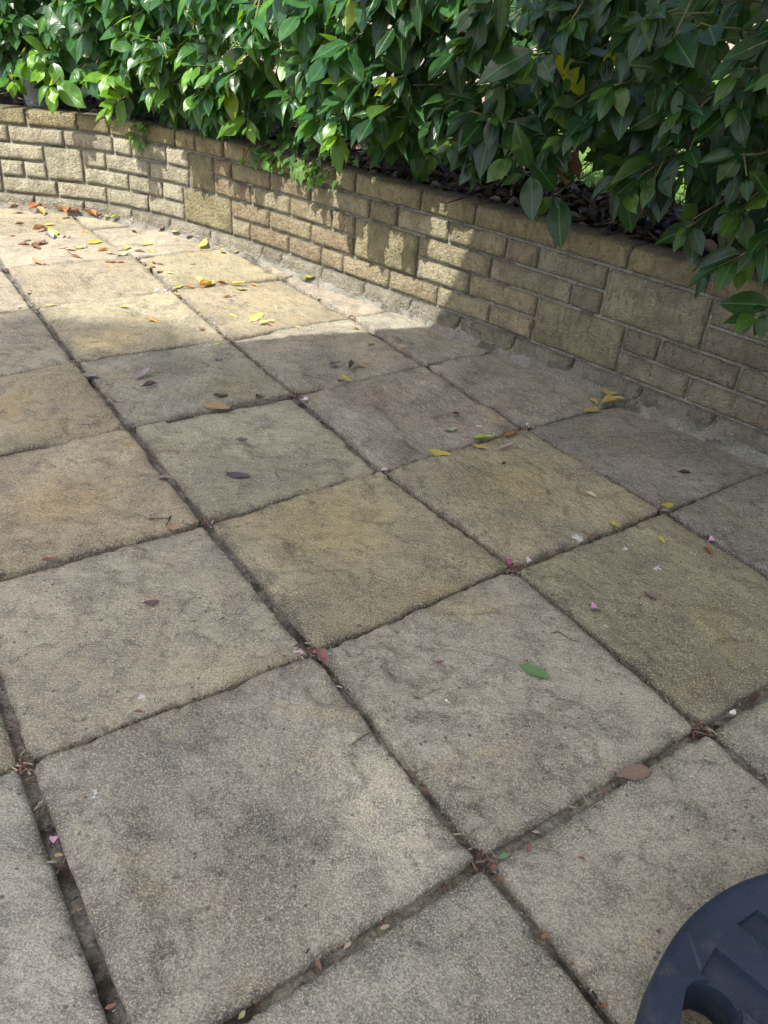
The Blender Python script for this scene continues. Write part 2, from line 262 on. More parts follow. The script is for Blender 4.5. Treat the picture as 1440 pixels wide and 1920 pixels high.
def link(name, mesh, mat=None, parent=None, smooth=True, loc=None):
    o = bpy.data.objects.new(name, mesh)
    col.objects.link(o)
    if mat is not None and len(mesh.materials) == 0: mesh.materials.append(mat)
    if parent is not None: o.parent = parent
    if loc is not None: o.location = loc
    if smooth and len(mesh.polygons): mesh.polygons.foreach_set('use_smooth', [True] * len(mesh.polygons))
    return o

def empty(name, loc=(0, 0, 0)):
    o = bpy.data.objects.new(name, None)
    o.empty_display_size = 0.05
    o.location = loc
    col.objects.link(o)
    return o

def mesh_from(name, verts, faces, uvs=None):
    me = bpy.data.meshes.new(name)
    me.from_pydata([tuple(v) for v in verts], [], faces)
    if uvs is not None:
        uv = me.uv_layers.new(name='UVMap')
        li = np.zeros(len(me.loops), dtype=np.int32); me.loops.foreach_get('vertex_index', li)
        uv.data.foreach_set('uv', np.asarray(uvs, dtype=np.float32)[li].ravel())
    me.update()
    return me

def fbm(x, y, z=0.0, o=4, lac=2.1, h=0.55):
    v = 0.0; a = 1.0; n = 0.0
    for _ in range(o):
        v += a * noise.noise((x, y, z)); n += a
        x *= lac; y *= lac; z *= lac; a *= h
    return v / n

class Mat:
    """small node-graph builder"""
    def __init__(self, name):
        self.m = bpy.data.materials.new(name); self.m.use_nodes = True
        self.t = self.m.node_tree; self.n = self.t.nodes; self.l = self.t.links
        self.b = self.n['Principled BSDF']; self.out = self.n['Material Output']
    def node(self, typ, **kw):
        nd = self.n.new(typ)
        for k, v in kw.items(): setattr(nd, k, v)
        return nd
    def put(self, sock, v):
        if isinstance(v, bpy.types.NodeSocket): self.l.new(v, sock)
        elif v is not None:
            try: sock.default_value = v
            except Exception: sock.default_value = (v[0], v[1], v[2], 1.0) if hasattr(v, '__len__') else (v, v, v)
    def math(self, op, a, b=None, c=None, clamp=False):
        nd = self.node('ShaderNodeMath', operation=op, use_clamp=clamp)
        self.put(nd.inputs[0], a); self.put(nd.inputs[1], b); self.put(nd.inputs[2], c)
        return nd.outputs[0]
    def vmath(self, op, a, b=None, scale=None):
        nd = self.node('ShaderNodeVectorMath', operation=op)
        self.put(nd.inputs[0], a); self.put(nd.inputs[1], b)
        if scale is not None: self.put(nd.inputs['Scale'], scale)
        return nd.outputs['Value'] if op in ('LENGTH', 'DISTANCE', 'DOT_PRODUCT') else nd.outputs['Vector']
    def noise(self, vec, scale, detail=3, rough=0.55, dist=0.0, color=False):
        nd = self.node('ShaderNodeTexNoise')
        self.put(nd.inputs['Vector'], vec); nd.inputs['Scale'].default_value = scale
        nd.inputs['Detail'].default_value = detail; nd.inputs['Roughness'].default_value = rough
        nd.inputs['Distortion'].default_value = dist
        return nd.outputs['Color' if color else 'Fac']
    def voro(self, vec, scale, feature='F1'):
        nd = self.node('ShaderNodeTexVoronoi', feature=feature)
        self.put(nd.inputs['Vector'], vec); nd.inputs['Scale'].default_value = scale
        return nd
    def ramp(self, v, lo, hi, a=0.0, b=1.0, smooth=True):
        nd = self.node('ShaderNodeMapRange', interpolation_type='SMOOTHSTEP' if smooth else 'LINEAR')
        self.put(nd.inputs['Value'], v)
        nd.inputs['From Min'].default_value = lo; nd.inputs['From Max'].default_value = hi
        nd.inputs['To Min'].default_value = a; nd.inputs['To Max'].default_value = b
        return nd.outputs['Result']
    def mix(self, fac, a, b, mode='MIX'):
        nd = self.node('ShaderNodeMix', data_type='RGBA', blend_type=mode)
        self.put(nd.inputs['Factor'], fac); self.put(nd.inputs['A'], a); self.put(nd.inputs['B'], b)
        # RGBA sockets are the ones named A/B of color type
        return nd.outputs['Result']
    def mixc(self, fac, a, b, mode='MIX'):
        nd = self.node('ShaderNodeMix', data_type='RGBA', blend_type=mode)
        def p(s, v):
            if isinstance(v, bpy.types.NodeSocket): self.l.new(v, s)
            elif hasattr(v, '__len__'): s.default_value = (v[0], v[1], v[2], 1)
            else: s.default_value = (v, v, v, 1)
        if isinstance(fac, bpy.types.NodeSocket): self.l.new(fac, nd.inputs[0])
        else: nd.inputs[0].default_value = fac
        p(nd.inputs[6], a); p(nd.inputs[7], b)
        return nd.outputs[2]
    def bump(self, h, strength, dist, normal=None):
        nd = self.node('ShaderNodeBump'); nd.inputs['Strength'].default_value = strength
        nd.inputs['Distance'].default_value = dist; self.l.new(h, nd.inputs['Height'])
        if normal is not None: self.l.new(normal, nd.inputs['Normal'])
        return nd.outputs[0]
    def set(self, **kw):
        for k, v in kw.items(): 
            s = self.b.inputs[k]
            if isinstance(v, bpy.types.NodeSocket): self.l.new(v, s)
            elif hasattr(v, '__len__'): s.default_value = (v[0], v[1], v[2], 1)
            else: s.default_value = v
        return self

def objvec(M, k=37.0):
    tc = M.node('ShaderNodeTexCoord'); oi = M.node('ShaderNodeObjectInfo')
    s = M.math('MULTIPLY', oi.outputs['Random'], k)
    return M.vmath('ADD', tc.outputs['Object'], s), oi

def worldpos(M):
    return M.node('ShaderNodeNewGeometry').outputs['Position']

# ------------------------------------------------------------------ materials
def mat_slab():
    M = Mat('riven_slab'); v, oi = objvec(M); P = worldpos(M)
    base = oi.outputs['Color']
    big = M.noise(v, 3.2, 4, 0.6, 0.6)
    mid = M.noise(v, 13, 4, 0.68, 0.3)
    blot = M.noise(M.vmath('ADD', v, (2.2, 7.7, 0)), 48, 4, 0.78)
    fine = M.noise(v, 340, 3, 0.78)
    grain = M.noise(v, 620, 1, 0.5)
    pn = M.noise(P, 40, 3, 0.7); sw = M.vmath('ADD', P, M.vmath('SCALE', M.vmath('SUBTRACT', M.noise(P, 90, 2, 0.6, color=True), (0.5, 0.5, 0.5)), scale=0.03))
    c = M.mixc(1.0, base, M.ramp(big, 0.3, 0.7, 0.72, 1.16), 'MULTIPLY')
    c = M.mixc(M.ramp(mid, 0.48, 0.66, 0, 0.62), c, M.mixc(1.0, base, (0.48, 0.50, 0.56), 'MULTIPLY'))
    c = M.mixc(M.ramp(blot, 0.51, 0.66, 0, 0.62), c, M.mixc(1.0, c, (0.52, 0.52, 0.54), 'MULTIPLY'))
    c = M.mixc(M.ramp(blot, 0.46, 0.30, 0, 0.3), c, M.mixc(1.0, c, (1.42, 1.38, 1.3), 'MULTIPLY'))
    # riven grain: long soft streaks, another direction on every slab
    vr = M.node('ShaderNodeVectorRotate', rotation_type='Z_AXIS'); M.l.new(v, vr.inputs['Vector']); M.l.new(M.math('MULTIPLY', oi.outputs['Random'], 6.28), vr.inputs['Angle'])
    mpn = M.node('ShaderNodeMapping'); mpn.inputs['Scale'].default_value = (1.0, 0.28, 1.0); M.l.new(vr.outputs[0], mpn.inputs['Vector'])
    riv = M.noise(mpn.outputs[0], 30, 4, 0.7, 0.8)
    c = M.mixc(M.ramp(riv, 0.55, 0.70, 0, 0.55), c, M.mixc(1.0, c, (0.55, 0.55, 0.56), 'MULTIPLY'))
    c = M.mixc(M.ramp(riv, 0.42, 0.30, 0, 0.40), c, M.mixc(1.0, c, (1.38, 1.36, 1.32), 'MULTIPLY'))
    # warm iron patches
    warm = M.noise(M.vmath('ADD', v, (9.1, 3.3, 0)), 5.0, 3, 0.6, 0.8)
    c = M.mixc(M.ramp(warm, 0.56, 0.74, 0, 0.5), c, M.mixc(1.0, base, (1.22, 1.02, 0.66), 'MULTIPLY'))
    # stains with a place of their own
    wob = M.noise(P, 11, 4, 0.7, color=True)
    Pw = M.vmath('ADD', P, M.vmath('SCALE', M.vmath('SUBTRACT', wob, (0.5, 0.5, 0.5)), scale=0.13))
    tints = {'d': (0.52, 0.55, 0.60), 'y': (1.12, 1.02, 0.66), 'o': (1.3, 1.05, 0.68), 'w': (1.45, 1.5, 1.58), 'p': (0.98, 0.88, 0.84)}
    amount = {'d': 0.75, 'y': 0.7, 'o': 0.6, 'w': 0.55, 'p': 0.7}
    for k in 'dyowp':
        acc = None
        for (sx, sy, r, kk) in STAINS:
            if kk != k: continue
            d = M.vmath('DISTANCE', Pw, (sx, sy, 0.0))
            f = M.ramp(d, r * 0.25, r * 1.15, 1, 0)
            acc = f if acc is None else M.math('MAXIMUM', acc, f)
        if acc is None: continue
        f = M.math('MULTIPLY', acc, M.math('MULTIPLY', M.ramp(pn, 0.25, 0.6, 0.45, 1.0), amount[k]))
        c = M.mixc(f, c, M.mixc(1.0, c, tints[k], 'MULTIPLY'))
    # dirt gathered along the edges of each slab (stored per vertex)
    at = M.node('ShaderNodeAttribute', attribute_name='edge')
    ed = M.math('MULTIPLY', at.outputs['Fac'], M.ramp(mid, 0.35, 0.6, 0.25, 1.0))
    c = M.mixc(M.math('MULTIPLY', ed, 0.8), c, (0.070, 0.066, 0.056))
    lp = M.node('ShaderNodeAttribute', attribute_name='lip')  # dark ledge lips: dirt plus relief shading put into the colour
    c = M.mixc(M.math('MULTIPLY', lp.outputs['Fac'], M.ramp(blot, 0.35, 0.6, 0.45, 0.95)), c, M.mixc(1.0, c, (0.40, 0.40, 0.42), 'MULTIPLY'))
    # sandy grain: pale quartz and dark pits
    c = M.mixc(M.ramp(fine, 0.51, 0.64, 0, 0.72), c, M.mixc(0.5, M.mixc(1.0, base, (1.7, 1.65, 1.5), 'MULTIPLY'), (0.62, 0.58, 0.47)))
    c = M.mixc(M.ramp(fine, 0.49, 0.36, 0, 0.72), c, M.mixc(1.0, base, (0.36, 0.36, 0.38), 'MULTIPLY'))
    c = M.mixc(M.ramp(grain, 0.6, 0.72, 0, 0.5), c, (0.66, 0.62, 0.53))
    pit = M.voro(v, 46).outputs['Distance']
    gate = M.noise(v, 14, 2, 0.5)
    pf = M.math('MULTIPLY', M.ramp(pit, 0.10, 0.17, 1, 0), M.ramp(gate, 0.47, 0.54))
    c = M.mixc(M.math('MULTIPLY', pf, 0.7), c, (0.06, 0.055, 0.05))
    # lichen flecks
    lv = M.voro(M.vmath('ADD', M.vmath('ADD', v, (3, 5, 0)), M.vmath('SCALE', wob, scale=0.02)), 19).outputs['Distance']
    lf = M.math('MULTIPLY', M.ramp(lv, 0.05, 0.12, 1, 0), M.ramp(M.noise(v, 6, 2), 0.56, 0.62))
    lf = M.math('MULTIPLY', lf, M.ramp(fine, 0.4, 0.55))
    acc = None
    for (sx, sy, r) in SPECKS:
        f = M.ramp(M.vmath('DISTANCE', sw, (sx, sy, 0.0)), r * 0.35, r * 0.6, 1, 0)
        acc = f if acc is None else M.math('MAXIMUM', acc, f)
    lf = M.math('MAXIMUM', M.math('MULTIPLY', lf, 0.55), M.math('MULTIPLY', acc, 0.8))
    c = M.mixc(lf, c, (0.62, 0.66, 0.64))
    hb = M.noise(v, 48, 2, 0.7)
    h = M.math('ADD', M.math('MULTIPLY', fine, 0.8), M.math('ADD', M.math('MULTIPLY', hb, 1.4), M.math('MULTIPLY', riv, 2.0)))
    M.set(**{'Base Color': c, 'Roughness': M.ramp(mid, 0.3, 0.7, 0.78, 0.95), 'Normal': M.bump(h, 0.8, 0.005)})
    M.b.inputs['Specular IOR Level'].default_value = 0.3
    return M.m

def mat_mortar(name, c0, c1, dirt, scale=22, moss=0.0):
    M = Mat(name); P = worldpos(M)
    a = M.noise(P, scale, 5, 0.65); f = M.noise(P, 190, 3, 0.7); d = M.noise(M.vmath('ADD', P, (4, 2, 1)), 5.5, 4, 0.7, 0.5)
    c = M.mixc(M.ramp(a, 0.3, 0.7), c0, c1)
    c = M.mixc(M.ramp(d, 0.52, 0.62, 0, 0.9), c, dirt)
    if moss: c = M.mixc(M.math('MULTIPLY', M.ramp(M.noise(M.vmath('ADD', P, (7, 1, 3)), 7, 4, 0.7), 0.56, 0.64, 0, 0.75), moss), c, (0.075, 0.095, 0.03))
    c = M.mixc(M.ramp(f, 0.3, 0.7), M.mixc(1.0, c, 0.6, 'MULTIPLY'), M.mixc(1.0, c, 1.3, 'MULTIPLY'))
    h = M.math('ADD', M.math('MULTIPLY', a, 2.0), f)
    M.set(**{'Base Color': c, 'Roughness': 0.95, 'Normal': M.bump(h, 0.9, 0.006)})
    M.b.inputs['Specular IOR Level'].default_value = 0.2
    return M.m

def mat_brick():
    M = Mat('split_stone'); v, oi = objvec(M); P = worldpos(M)
    base = oi.outputs['Color']
    big = M.noise(v, 13, 4, 0.65, 0.4); fine = M.noise(v, 230, 3, 0.7); gr = M.noise(v, 90, 3, 0.7)
    st = M.node('ShaderNodeMapping'); st.inputs['Scale'].default_value = (1, 1, 0.33); M.l.new(v, st.inputs['Vector'])
    streak = M.noise(st.outputs[0], 75, 3, 0.7)
    c = M.mixc(1.0, base, M.ramp(big, 0.28, 0.72, 0.68, 1.2), 'MULTIPLY')
    c = M.mixc(M.ramp(streak, 0.5, 0.66, 0, 0.7), c, M.mixc(1.0, base, (0.52, 0.50, 0.48), 'MULTIPLY'))
    c = M.mixc(M.ramp(fine, 0.52, 0.7, 0, 0.5), c, M.mixc(1.0, base, (1.45, 1.42, 1.3), 'MULTIPLY'))
    c = M.mixc(M.ramp(fine, 0.46, 0.3, 0, 0.5), c, M.mixc(1.0, base, (0.5, 0.48, 0.46), 'MULTIPLY'))
    at = M.node('ShaderNodeAttribute', attribute_name='edge')
    sep = M.node('ShaderNodeSeparateColor'); M.l.new(at.outputs['Color'], sep.inputs[0])
    moss = M.math('MULTIPLY', sep.outputs[0], M.ramp(M.noise(P, 9, 4, 0.7), 0.4, 0.62))
    c = M.mixc(M.math('MULTIPLY', moss, 0.5), c, (0.19, 0.18, 0.06))
    grime = M.math('MULTIPLY', sep.outputs[1], M.ramp(M.noise(P, 26, 4, 0.7), 0.2, 0.6, 0.55, 1.0))
    c = M.mixc(M.math('MULTIPLY', grime, 0.9), c, M.mixc(M.ramp(gr, .35, .65), (0.045, 0.044, 0.036), (0.10, 0.10, 0.085)))
    h = M.math('ADD', M.math('MULTIPLY', gr, 2.0), M.math('ADD', fine, M.math('MULTIPLY', streak, 1.4)))
    M.set(**{'Base Color': c, 'Roughness': 0.92, 'Normal': M.bump(h, 1.0, 0.016)})
    M.b.inputs['Specular IOR Level'].default_value = 0.2
    return M.m

def mat_leaf(name, attr=False, top=(0.018, 0.064, 0.022), alt=(0.034, 0.098, 0.024), under=(0.06, 0.11, 0.045), rough=0.30, trans=0.22, tcol=(0.20, 0.42, 0.03)):
    M = Mat(name)
    uvn = M.node('ShaderNodeUVMap'); sp = M.node('ShaderNodeSeparateXYZ'); M.l.new(uvn.outputs[0], sp.inputs[0])
    u = M.math('ABSOLUTE', M.math('SUBTRACT', sp.outputs[0], 0.5)); vv = sp.outputs[1]
    oi = M.node('ShaderNodeObjectInfo')
    if attr:
        a = M.node('ShaderNodeAttribute', attribute_name='rnd'); r = a.outputs['Fac']
    else: r = oi.outputs['Random']
    n = M.noise(worldpos(M), 45, 2, 0.6)
    # ribs: arcs running from the midrib towards the tip
    arc = M.math('SUBTRACT', M.math('MULTIPLY', vv, 8.0), M.math('MULTIPLY', u, 7.0))
    rib = M.math('PINGPONG', arc, 0.5)
    ribf = M.ramp(rib, 0.0, 0.10, 1, 0)
    midf = M.ramp(u, 0.010, 0.035, 1, 0)
    c = M.mixc(r, top, alt)
    c = M.mixc(1.0, c, M.ramp(n, 0.3, 0.7, 0.75, 1.25), 'MULTIPLY')
    if not attr: c = M.mixc(1.0, c, oi.outputs['Color'], 'MULTIPLY')
    c = M.mixc(M.ramp(M.noise(worldpos(M), 150, 2, 0.5), 0.70, 0.74, 0, 0.8), c, (0.12, 0.075, 0.03))
    c = M.mixc(M.math('MULTIPLY', ribf, 0.16), c, M.mixc(1.0, c, 2.0, 'MULTIPLY'))
    c = M.mixc(M.math('MULTIPLY', midf, 0.6), c, M.mixc(1.0, alt, 2.2, 'MULTIPLY'))
    geo = M.node('ShaderNodeNewGeometry')
    un = M.mixc(1.0, under, M.ramp(n, 0.3, 0.7, 0.8, 1.2), 'MULTIPLY')
    if not attr: un = M.mixc(1.0, un, oi.outputs['Color'], 'MULTIPLY')
    c = M.mixc(geo.outputs['Backfacing'], c, un)
    h = M.math('ADD', M.math('MULTIPLY', rib, 0.4), M.ramp(u, 0, 0.08, 0, 0.8))
    M.b.inputs['Specular IOR Level'].default_value = 0.36
    nb = M.bump(h, 0.28, 0.003)
    rg = M.math('ADD', M.math('MULTIPLY', geo.outputs['Backfacing'], 0.3), rough)
    M.set(**{'Base Color': c, 'Roughness': rg, 'Normal': nb})
    tr = M.node('ShaderNodeBsdfTranslucent')
    tc = M.mixc(1.0, tcol, M.ramp(r, 0, 1, 0.7, 1.3), 'MULTIPLY')
    if not attr: tc = M.mixc(1.0, tc, oi.outputs['Color'], 'MULTIPLY')
    M.l.new(tc, tr.inputs['Color'])
    ms = M.node('ShaderNodeMixShader'); ms.inputs[0].default_value = trans
    M.l.new(M.b.outputs[0], ms.inputs[1]); M.l.new(tr.outputs[0], ms.inputs[2]); M.l.new(ms.outputs[0], M.out.inputs['Surface'])
    return M.m

def mat_dry():
    """fallen leaves: colour comes from the object"""
    M = Mat('fallen_leaf'); oi = M.node('ShaderNodeObjectInfo')
    uvn = M.node('ShaderNodeUVMap'); sp = M.node('ShaderNodeSeparateXYZ'); M.l.new(uvn.outputs[0], sp.inputs[0])
    u = M.math('ABSOLUTE', M.math('SUBTRACT', sp.outputs[0], 0.5)); vv = sp.outputs[1]
    tc = M.node('ShaderNodeTexCoord')
    n = M.noise(M.vmath('ADD', tc.outputs['Object'], M.math('MULTIPLY', oi.outputs['Random'], 20)), 70, 4, 0.7)
    c = M.mixc(1.0, oi.outputs['Color'], M.ramp(n, 0.3, 0.7, 0.7, 1.2), 'MULTIPLY')
    arc = M.math('PINGPONG', M.math('SUBTRACT', M.math('MULTIPLY', vv, 9.0), M.math('MULTIPLY', u, 8.0)), 0.5)
    c = M.mixc(M.math('MULTIPLY', M.ramp(arc, 0, 0.14, 1, 0), 0.35), c, M.mixc(1.0, c, 0.62, 'MULTIPLY'))
    c = M.mixc(M.math('MULTIPLY', M.ramp(u, 0.01, 0.05, 1, 0), 0.5), c, M.mixc(1.0, c, 1.4, 'MULTIPLY'))
    spots = M.ramp(M.noise(tc.outputs['Object'], 120, 2, 0.5), 0.66, 0.72, 0, 0.7)
    c = M.mixc(spots, c, M.mixc(1.0, c, (0.35, 0.25, 0.2), 'MULTIPLY'))
    M.set(**{'Base Color': c, 'Roughness': 0.6, 'Normal': M.bump(M.math('ADD', arc, n), 0.4, 0.003)})
    tr = M.node('ShaderNodeBsdfTranslucent'); M.l.new(c, tr.inputs['Color'])
    ms = M.node('ShaderNodeMixShader'); ms.inputs[0].default_value = 0.2
    M.l.new(M.b.outputs[0], ms.inputs[1]); M.l.new(tr.outputs[0], ms.inputs[2]); M.l.new(ms.outputs[0], M.out.inputs['Surface'])
    return M.m

def mat_bits(name, cols, rough=0.85, attr='rnd'):
    """many loose bits in one mesh: colour by a per-piece random number"""
    M = Mat(name); a = M.node('ShaderNodeAttribute', attribute_name=attr)
    r = M.node('ShaderNodeValToRGB'); M.l.new(a.outputs['Fac'], r.inputs[0]); r.color_ramp.interpolation = 'CONSTANT'
    e = r.color_ramp.elements
    while len(e) < len(cols): e.new(0.5)
    for i, c in enumerate(cols): e[i].position = i / len(cols); e[i].color = (*c, 1)
    n = M.noise(worldpos(M), 150, 3, 0.6)
    M.set(**{'Base Color': M.mixc(1.0, r.outputs[0], M.ramp(n, 0.3, 0.7, 0.6, 1.3), 'MULTIPLY'), 'Roughness': rough})
    return M.m

def mat_noise(name, c0, c1, scale, rough=0.8, bump=0.0, bscale=None, dist=0.004, spec=0.3):
    M = Mat(name); P = worldpos(M)
    n = M.noise(P, scale, 4, 0.6)
    M.set(**{'Base Color': M.mixc(M.ramp(n, 0.3, 0.7), c0, c1), 'Roughness': rough})
    M.b.inputs['Specular IOR Level'].default_value = spec
    if bump: M.set(Normal=M.bump(M.noise(P, bscale or scale * 3, 3, 0.6), bump, dist))
    return M.m

MAT = {}
MAT['slab'] = mat_slab()
MAT['joint'] = mat_mortar('joint_mortar', (0.115, 0.11, 0.095), (0.25, 0.24, 0.205), (0.032, 0.026, 0.021), moss=0.9)
MAT['fillet'] = mat_mortar('cement_fillet', (0.16, 0.152, 0.13), (0.26, 0.248, 0.21), (0.08, 0.072, 0.06), 14, 0.7)
MAT['wallmortar'] = mat_mortar('wall_mortar', (0.19, 0.18, 0.145), (0.33, 0.31, 0.25), (0.10, 0.095, 0.07), 18, 0.6)
MAT['brick'] = mat_brick()
MAT['leaf'] = mat_leaf('hedge_leaf')
MAT['leaf_mass'] = mat_leaf('hedge_leaf_mass', attr=True)
MAT['ivy'] = mat_leaf('ivy_leaf', top=(0.022, 0.060, 0.018), alt=(0.055, 0.10, 0.025), rough=0.42, trans=0.2)
MAT['dry'] = mat_dry()
MAT['bark'] = mat_noise('bark', (0.085, 0.055, 0.038), (0.20, 0.135, 0.09), 45, 0.9, 0.8, 120)
MAT['twig'] = mat_noise('twig_bark', (0.06, 0.045, 0.03), (0.16, 0.11, 0.07), 60, 0.85)
MAT['greentwig'] = mat_noise('green_twig', (0.10, 0.13, 0.05), (0.20, 0.17, 0.08), 60, 0.7)
MAT['soil'] = mat_noise('bed_soil', (0.022, 0.016, 0.012), (0.06, 0.045, 0.033), 30, 0.95, 1.0, 70, 0.02)
MAT['lawn'] = mat_noise('lawn_grass', (0.075, 0.17, 0.028), (0.17, 0.28, 0.06), 5, 0.85, 0.9, 90, 0.02)
MAT['path'] = mat_noise('pale_paving', (0.22, 0.16, 0.13), (0.30, 0.225, 0.185), 8, 0.9)
MAT['ground'] = mat_noise('garden_ground', (0.16, 0.15, 0.12), (0.26, 0.24, 0.19), 4, 0.95)
MAT['base'] = None

# ------------------------------------------------------------------ the wall line
WP = np.array(WALL)
dl = WP[1] - WP[0]; dl /= np.linalg.norm(dl)
dr = WP[-1] - WP[-4]; dr /= np.linalg.norm(dr)
S_LEFT = 0.9
WX = np.vstack([WP[0] - dl * S_LEFT, WP, WP[-1] + dr * 1.6])
WS = np.r_[0, np.cumsum(np.linalg.norm(np.diff(WX, axis=0), axis=1))] - S_LEFT

def wpt(s):
    return np.array([np.interp(s, WS, WX[:, 0]), np.interp(s, WS, WX[:, 1])])
def wnorm(s):
    t = wpt(s + 0.06) - wpt(s - 0.06); t /= np.linalg.norm(t)
    return np.array([t[1], -t[0]])            # towards the patio
def wpos(s, out, z):
    p = wpt(s) + wnorm(s) * out
    return (p[0], p[1], z)

Z_TOP, PITCH, JH = 0.435, 0.074, 0.010
def course_z(k0, n=1):
    """bottom and top of a stone that starts at course k0 (0 = top) and is n courses high"""
    return Z_TOP - PITCH * (k0 + n) + JH, Z_TOP - PITCH * k0

# ------------------------------------------------------------------ large ground pieces
def sheet(name, pts, z, mat, thick=0.0):
    bm = bmesh.new()
    vs = [bm.verts.new((x, y, z)) for x, y in pts]
    bm.faces.new(vs)
    me = bpy.data.meshes.new(name); bm.normal_update(); bm.to_mesh(me); bm.free()
    o = link(name, me, mat, smooth=False); o['kind'] = 'structure'
    return o
sheet('ground', [(-600, -600), (600, -600), (600, 600), (-600, 600)], -0.10, MAT['ground'])

# planted bed and lawn behind the wall, at the height of the wall top
def band(name, o0, o1, z0, z1, mat, ns=120, no=14, amp=0.012, s0=-0.85, s1=5.2):
    vs, fs = [], []
    for i in range(ns + 1):
        s = s0 + (s1 - s0) * i / ns
        for j in range(no + 1):
            t = j / no; o = o0 + (o1 - o0) * t
            x, y, _ = wpos(s, -o, 0)
            vs.append((x, y, z0 + (z1 - z0) * t + amp * fbm(x * 9, y * 9, 3.3)))
    for i in range(ns):
        for j in range(no):
            a = i * (no + 1) + j
            fs.append((a, a + no + 1, a + no + 2, a + 1))
    o = link(name, mesh_from(name, vs, fs), mat); o['kind'] = 'structure'
    return o
band('soil', 0.085, 0.62, 0.398, 0.425, MAT['soil'], amp=0.02)
def lawn_mesh():
    vs, fs = [], []
    offs = [0.60, 0.8, 1.1, 1.6, 2.4, 4, 7, 14, 40, 160]
    ss = list(np.linspace(-0.85, 5.2, 60))
    for s in ss:
        p = wpt(s); n = -wnorm(s)
        for o in offs:
            x, y = p + n * min(o, 4) + (n if o > 4 else n * 0) * 0 + (np.array([0.25, 0.97]) * max(0, o - 4))
            vs.append((x, y, 0.428 + 0.01 * fbm(x * 2, y * 2)))
    m = len(offs)
    for i in range(len(ss) - 1):
        for j in range(m - 1):
            a = i * m + j; fs.append((a, a + m, a + m + 1, a + 1))
    return mesh_from('lawn', vs, fs)
lw = link('lawn', lawn_mesh(), MAT['lawn']); lw['kind'] = 'structure'
sheet('path', [(-7, 6.2), (9, 3.2), (11, 6.3), (-6, 9.4)], 0.447, MAT['path'])

# grass blades in the near strip of lawn that shows through the foot of the hedge
def grass():
    N = 9000; vs, fs, uv = [], [], []
    for i in range(N):
        s = RND.uniform(1.6, 4.2); o = RND.uniform(0.6, 2.6)
        x, y, _ = wpos(s, -o, 0); z = 0.425
        a = RND.uniform(0, 6.28); h = RND.uniform(0.025, 0.06); w = 0.0025; lean = RND.uniform(0, 0.03)
        dx, dy = math.cos(a), math.sin(a); b = len(vs)
        vs += [(x - dy * w, y + dx * w, z), (x + dy * w, y - dx * w, z), (x + dx * lean, y + dy * lean, z + h)]
        fs.append((b, b + 1, b + 2))
    return mesh_from('grass', vs, fs)
g = link('grass', grass(), mat_noise('grass_blades', (0.09, 0.20, 0.03), (0.2, 0.34, 0.07), 20, 0.6), smooth=False)
tag(g, 'short bright green grass behind the hedge', 'grass', kind='stuff')

# ------------------------------------------------------------------ patio: joint bed and slabs
def bed_mesh():
    vs, fs = [], []
    n = 150; x0, x1, y0, y1 = -2.9, 2.3, -1.4, 4.4
    for i in range(n + 1):
        for j in range(n + 1):
            x = x0 + (x1 - x0) * i / n; y = y0 + (y1 - y0) * j / n
            z = -0.0155 + 0.011 * fbm(x * 5, y * 5, 1.0) + 0.004 * fbm(x * 40, y * 40, 2)
            vs.append((x, y, z))
    for i in range(n):
        for j in range(n):
            a = i * (n + 1) + j; fs.append((a, a + n + 1, a + n + 2, a + 1))
    return mesh_from('patio', vs, fs)
patio = link('patio', bed_mesh(), MAT['joint']); patio['kind'] = 'structure'

SLABS = {}
def slab_colour(i, j):
    special = {(0, 1): (0.325, 0.288, 0.190), (1, 1): (0.318, 0.285, 0.188), (0, 2): (0.335, 0.315, 0.250), (-1, 1): (0.36, 0.335, 0.255),
               (-1, 2): (0.30, 0.285, 0.235), (1, 2): (0.255, 0.235, 0.150), (0, 0): (0.335, 0.315, 0.225), (-1, 0): (0.35, 0.30, 0.205),
               (1, 0): (0.285, 0.255, 0.205), (0, -1): (0.285, 0.27, 0.205), (-1, -1): (0.35, 0.30, 0.195), (-1, -2): (0.335, 0.30, 0.22),
               (0, -2): (0.345, 0.305, 0.205), (1, -1): (0.30, 0.275, 0.215), (2, -1): (0.31, 0.29, 0.235), (2, 0): (0.285, 0.265, 0.22),
               (2, 1): (0.24, 0.22, 0.185), (2, 2): (0.25, 0.235, 0.19), (0, 3): (0.32, 0.305, 0.25), (-1, 3): (0.31, 0.30, 0.255),
               (1, 3): (0.32, 0.305, 0.245), (-2, 2): (0.31, 0.30, 0.26), (-2, 1): (0.30, 0.275, 0.19), (2, 3): (0.30, 0.28, 0.20)}
    if (i, j) in special:
        a, b, c = special[(i, j)]; return (a * 1.045, b * 1.04, c * 0.99)
    r = random.Random(i * 91 + j * 17)
    k = r.uniform(0.9, 1.1)
    return (0.335 * k, 0.285 * k * r.uniform(0.96, 1.02), 0.20 * k * r.uniform(0.9, 1.1))

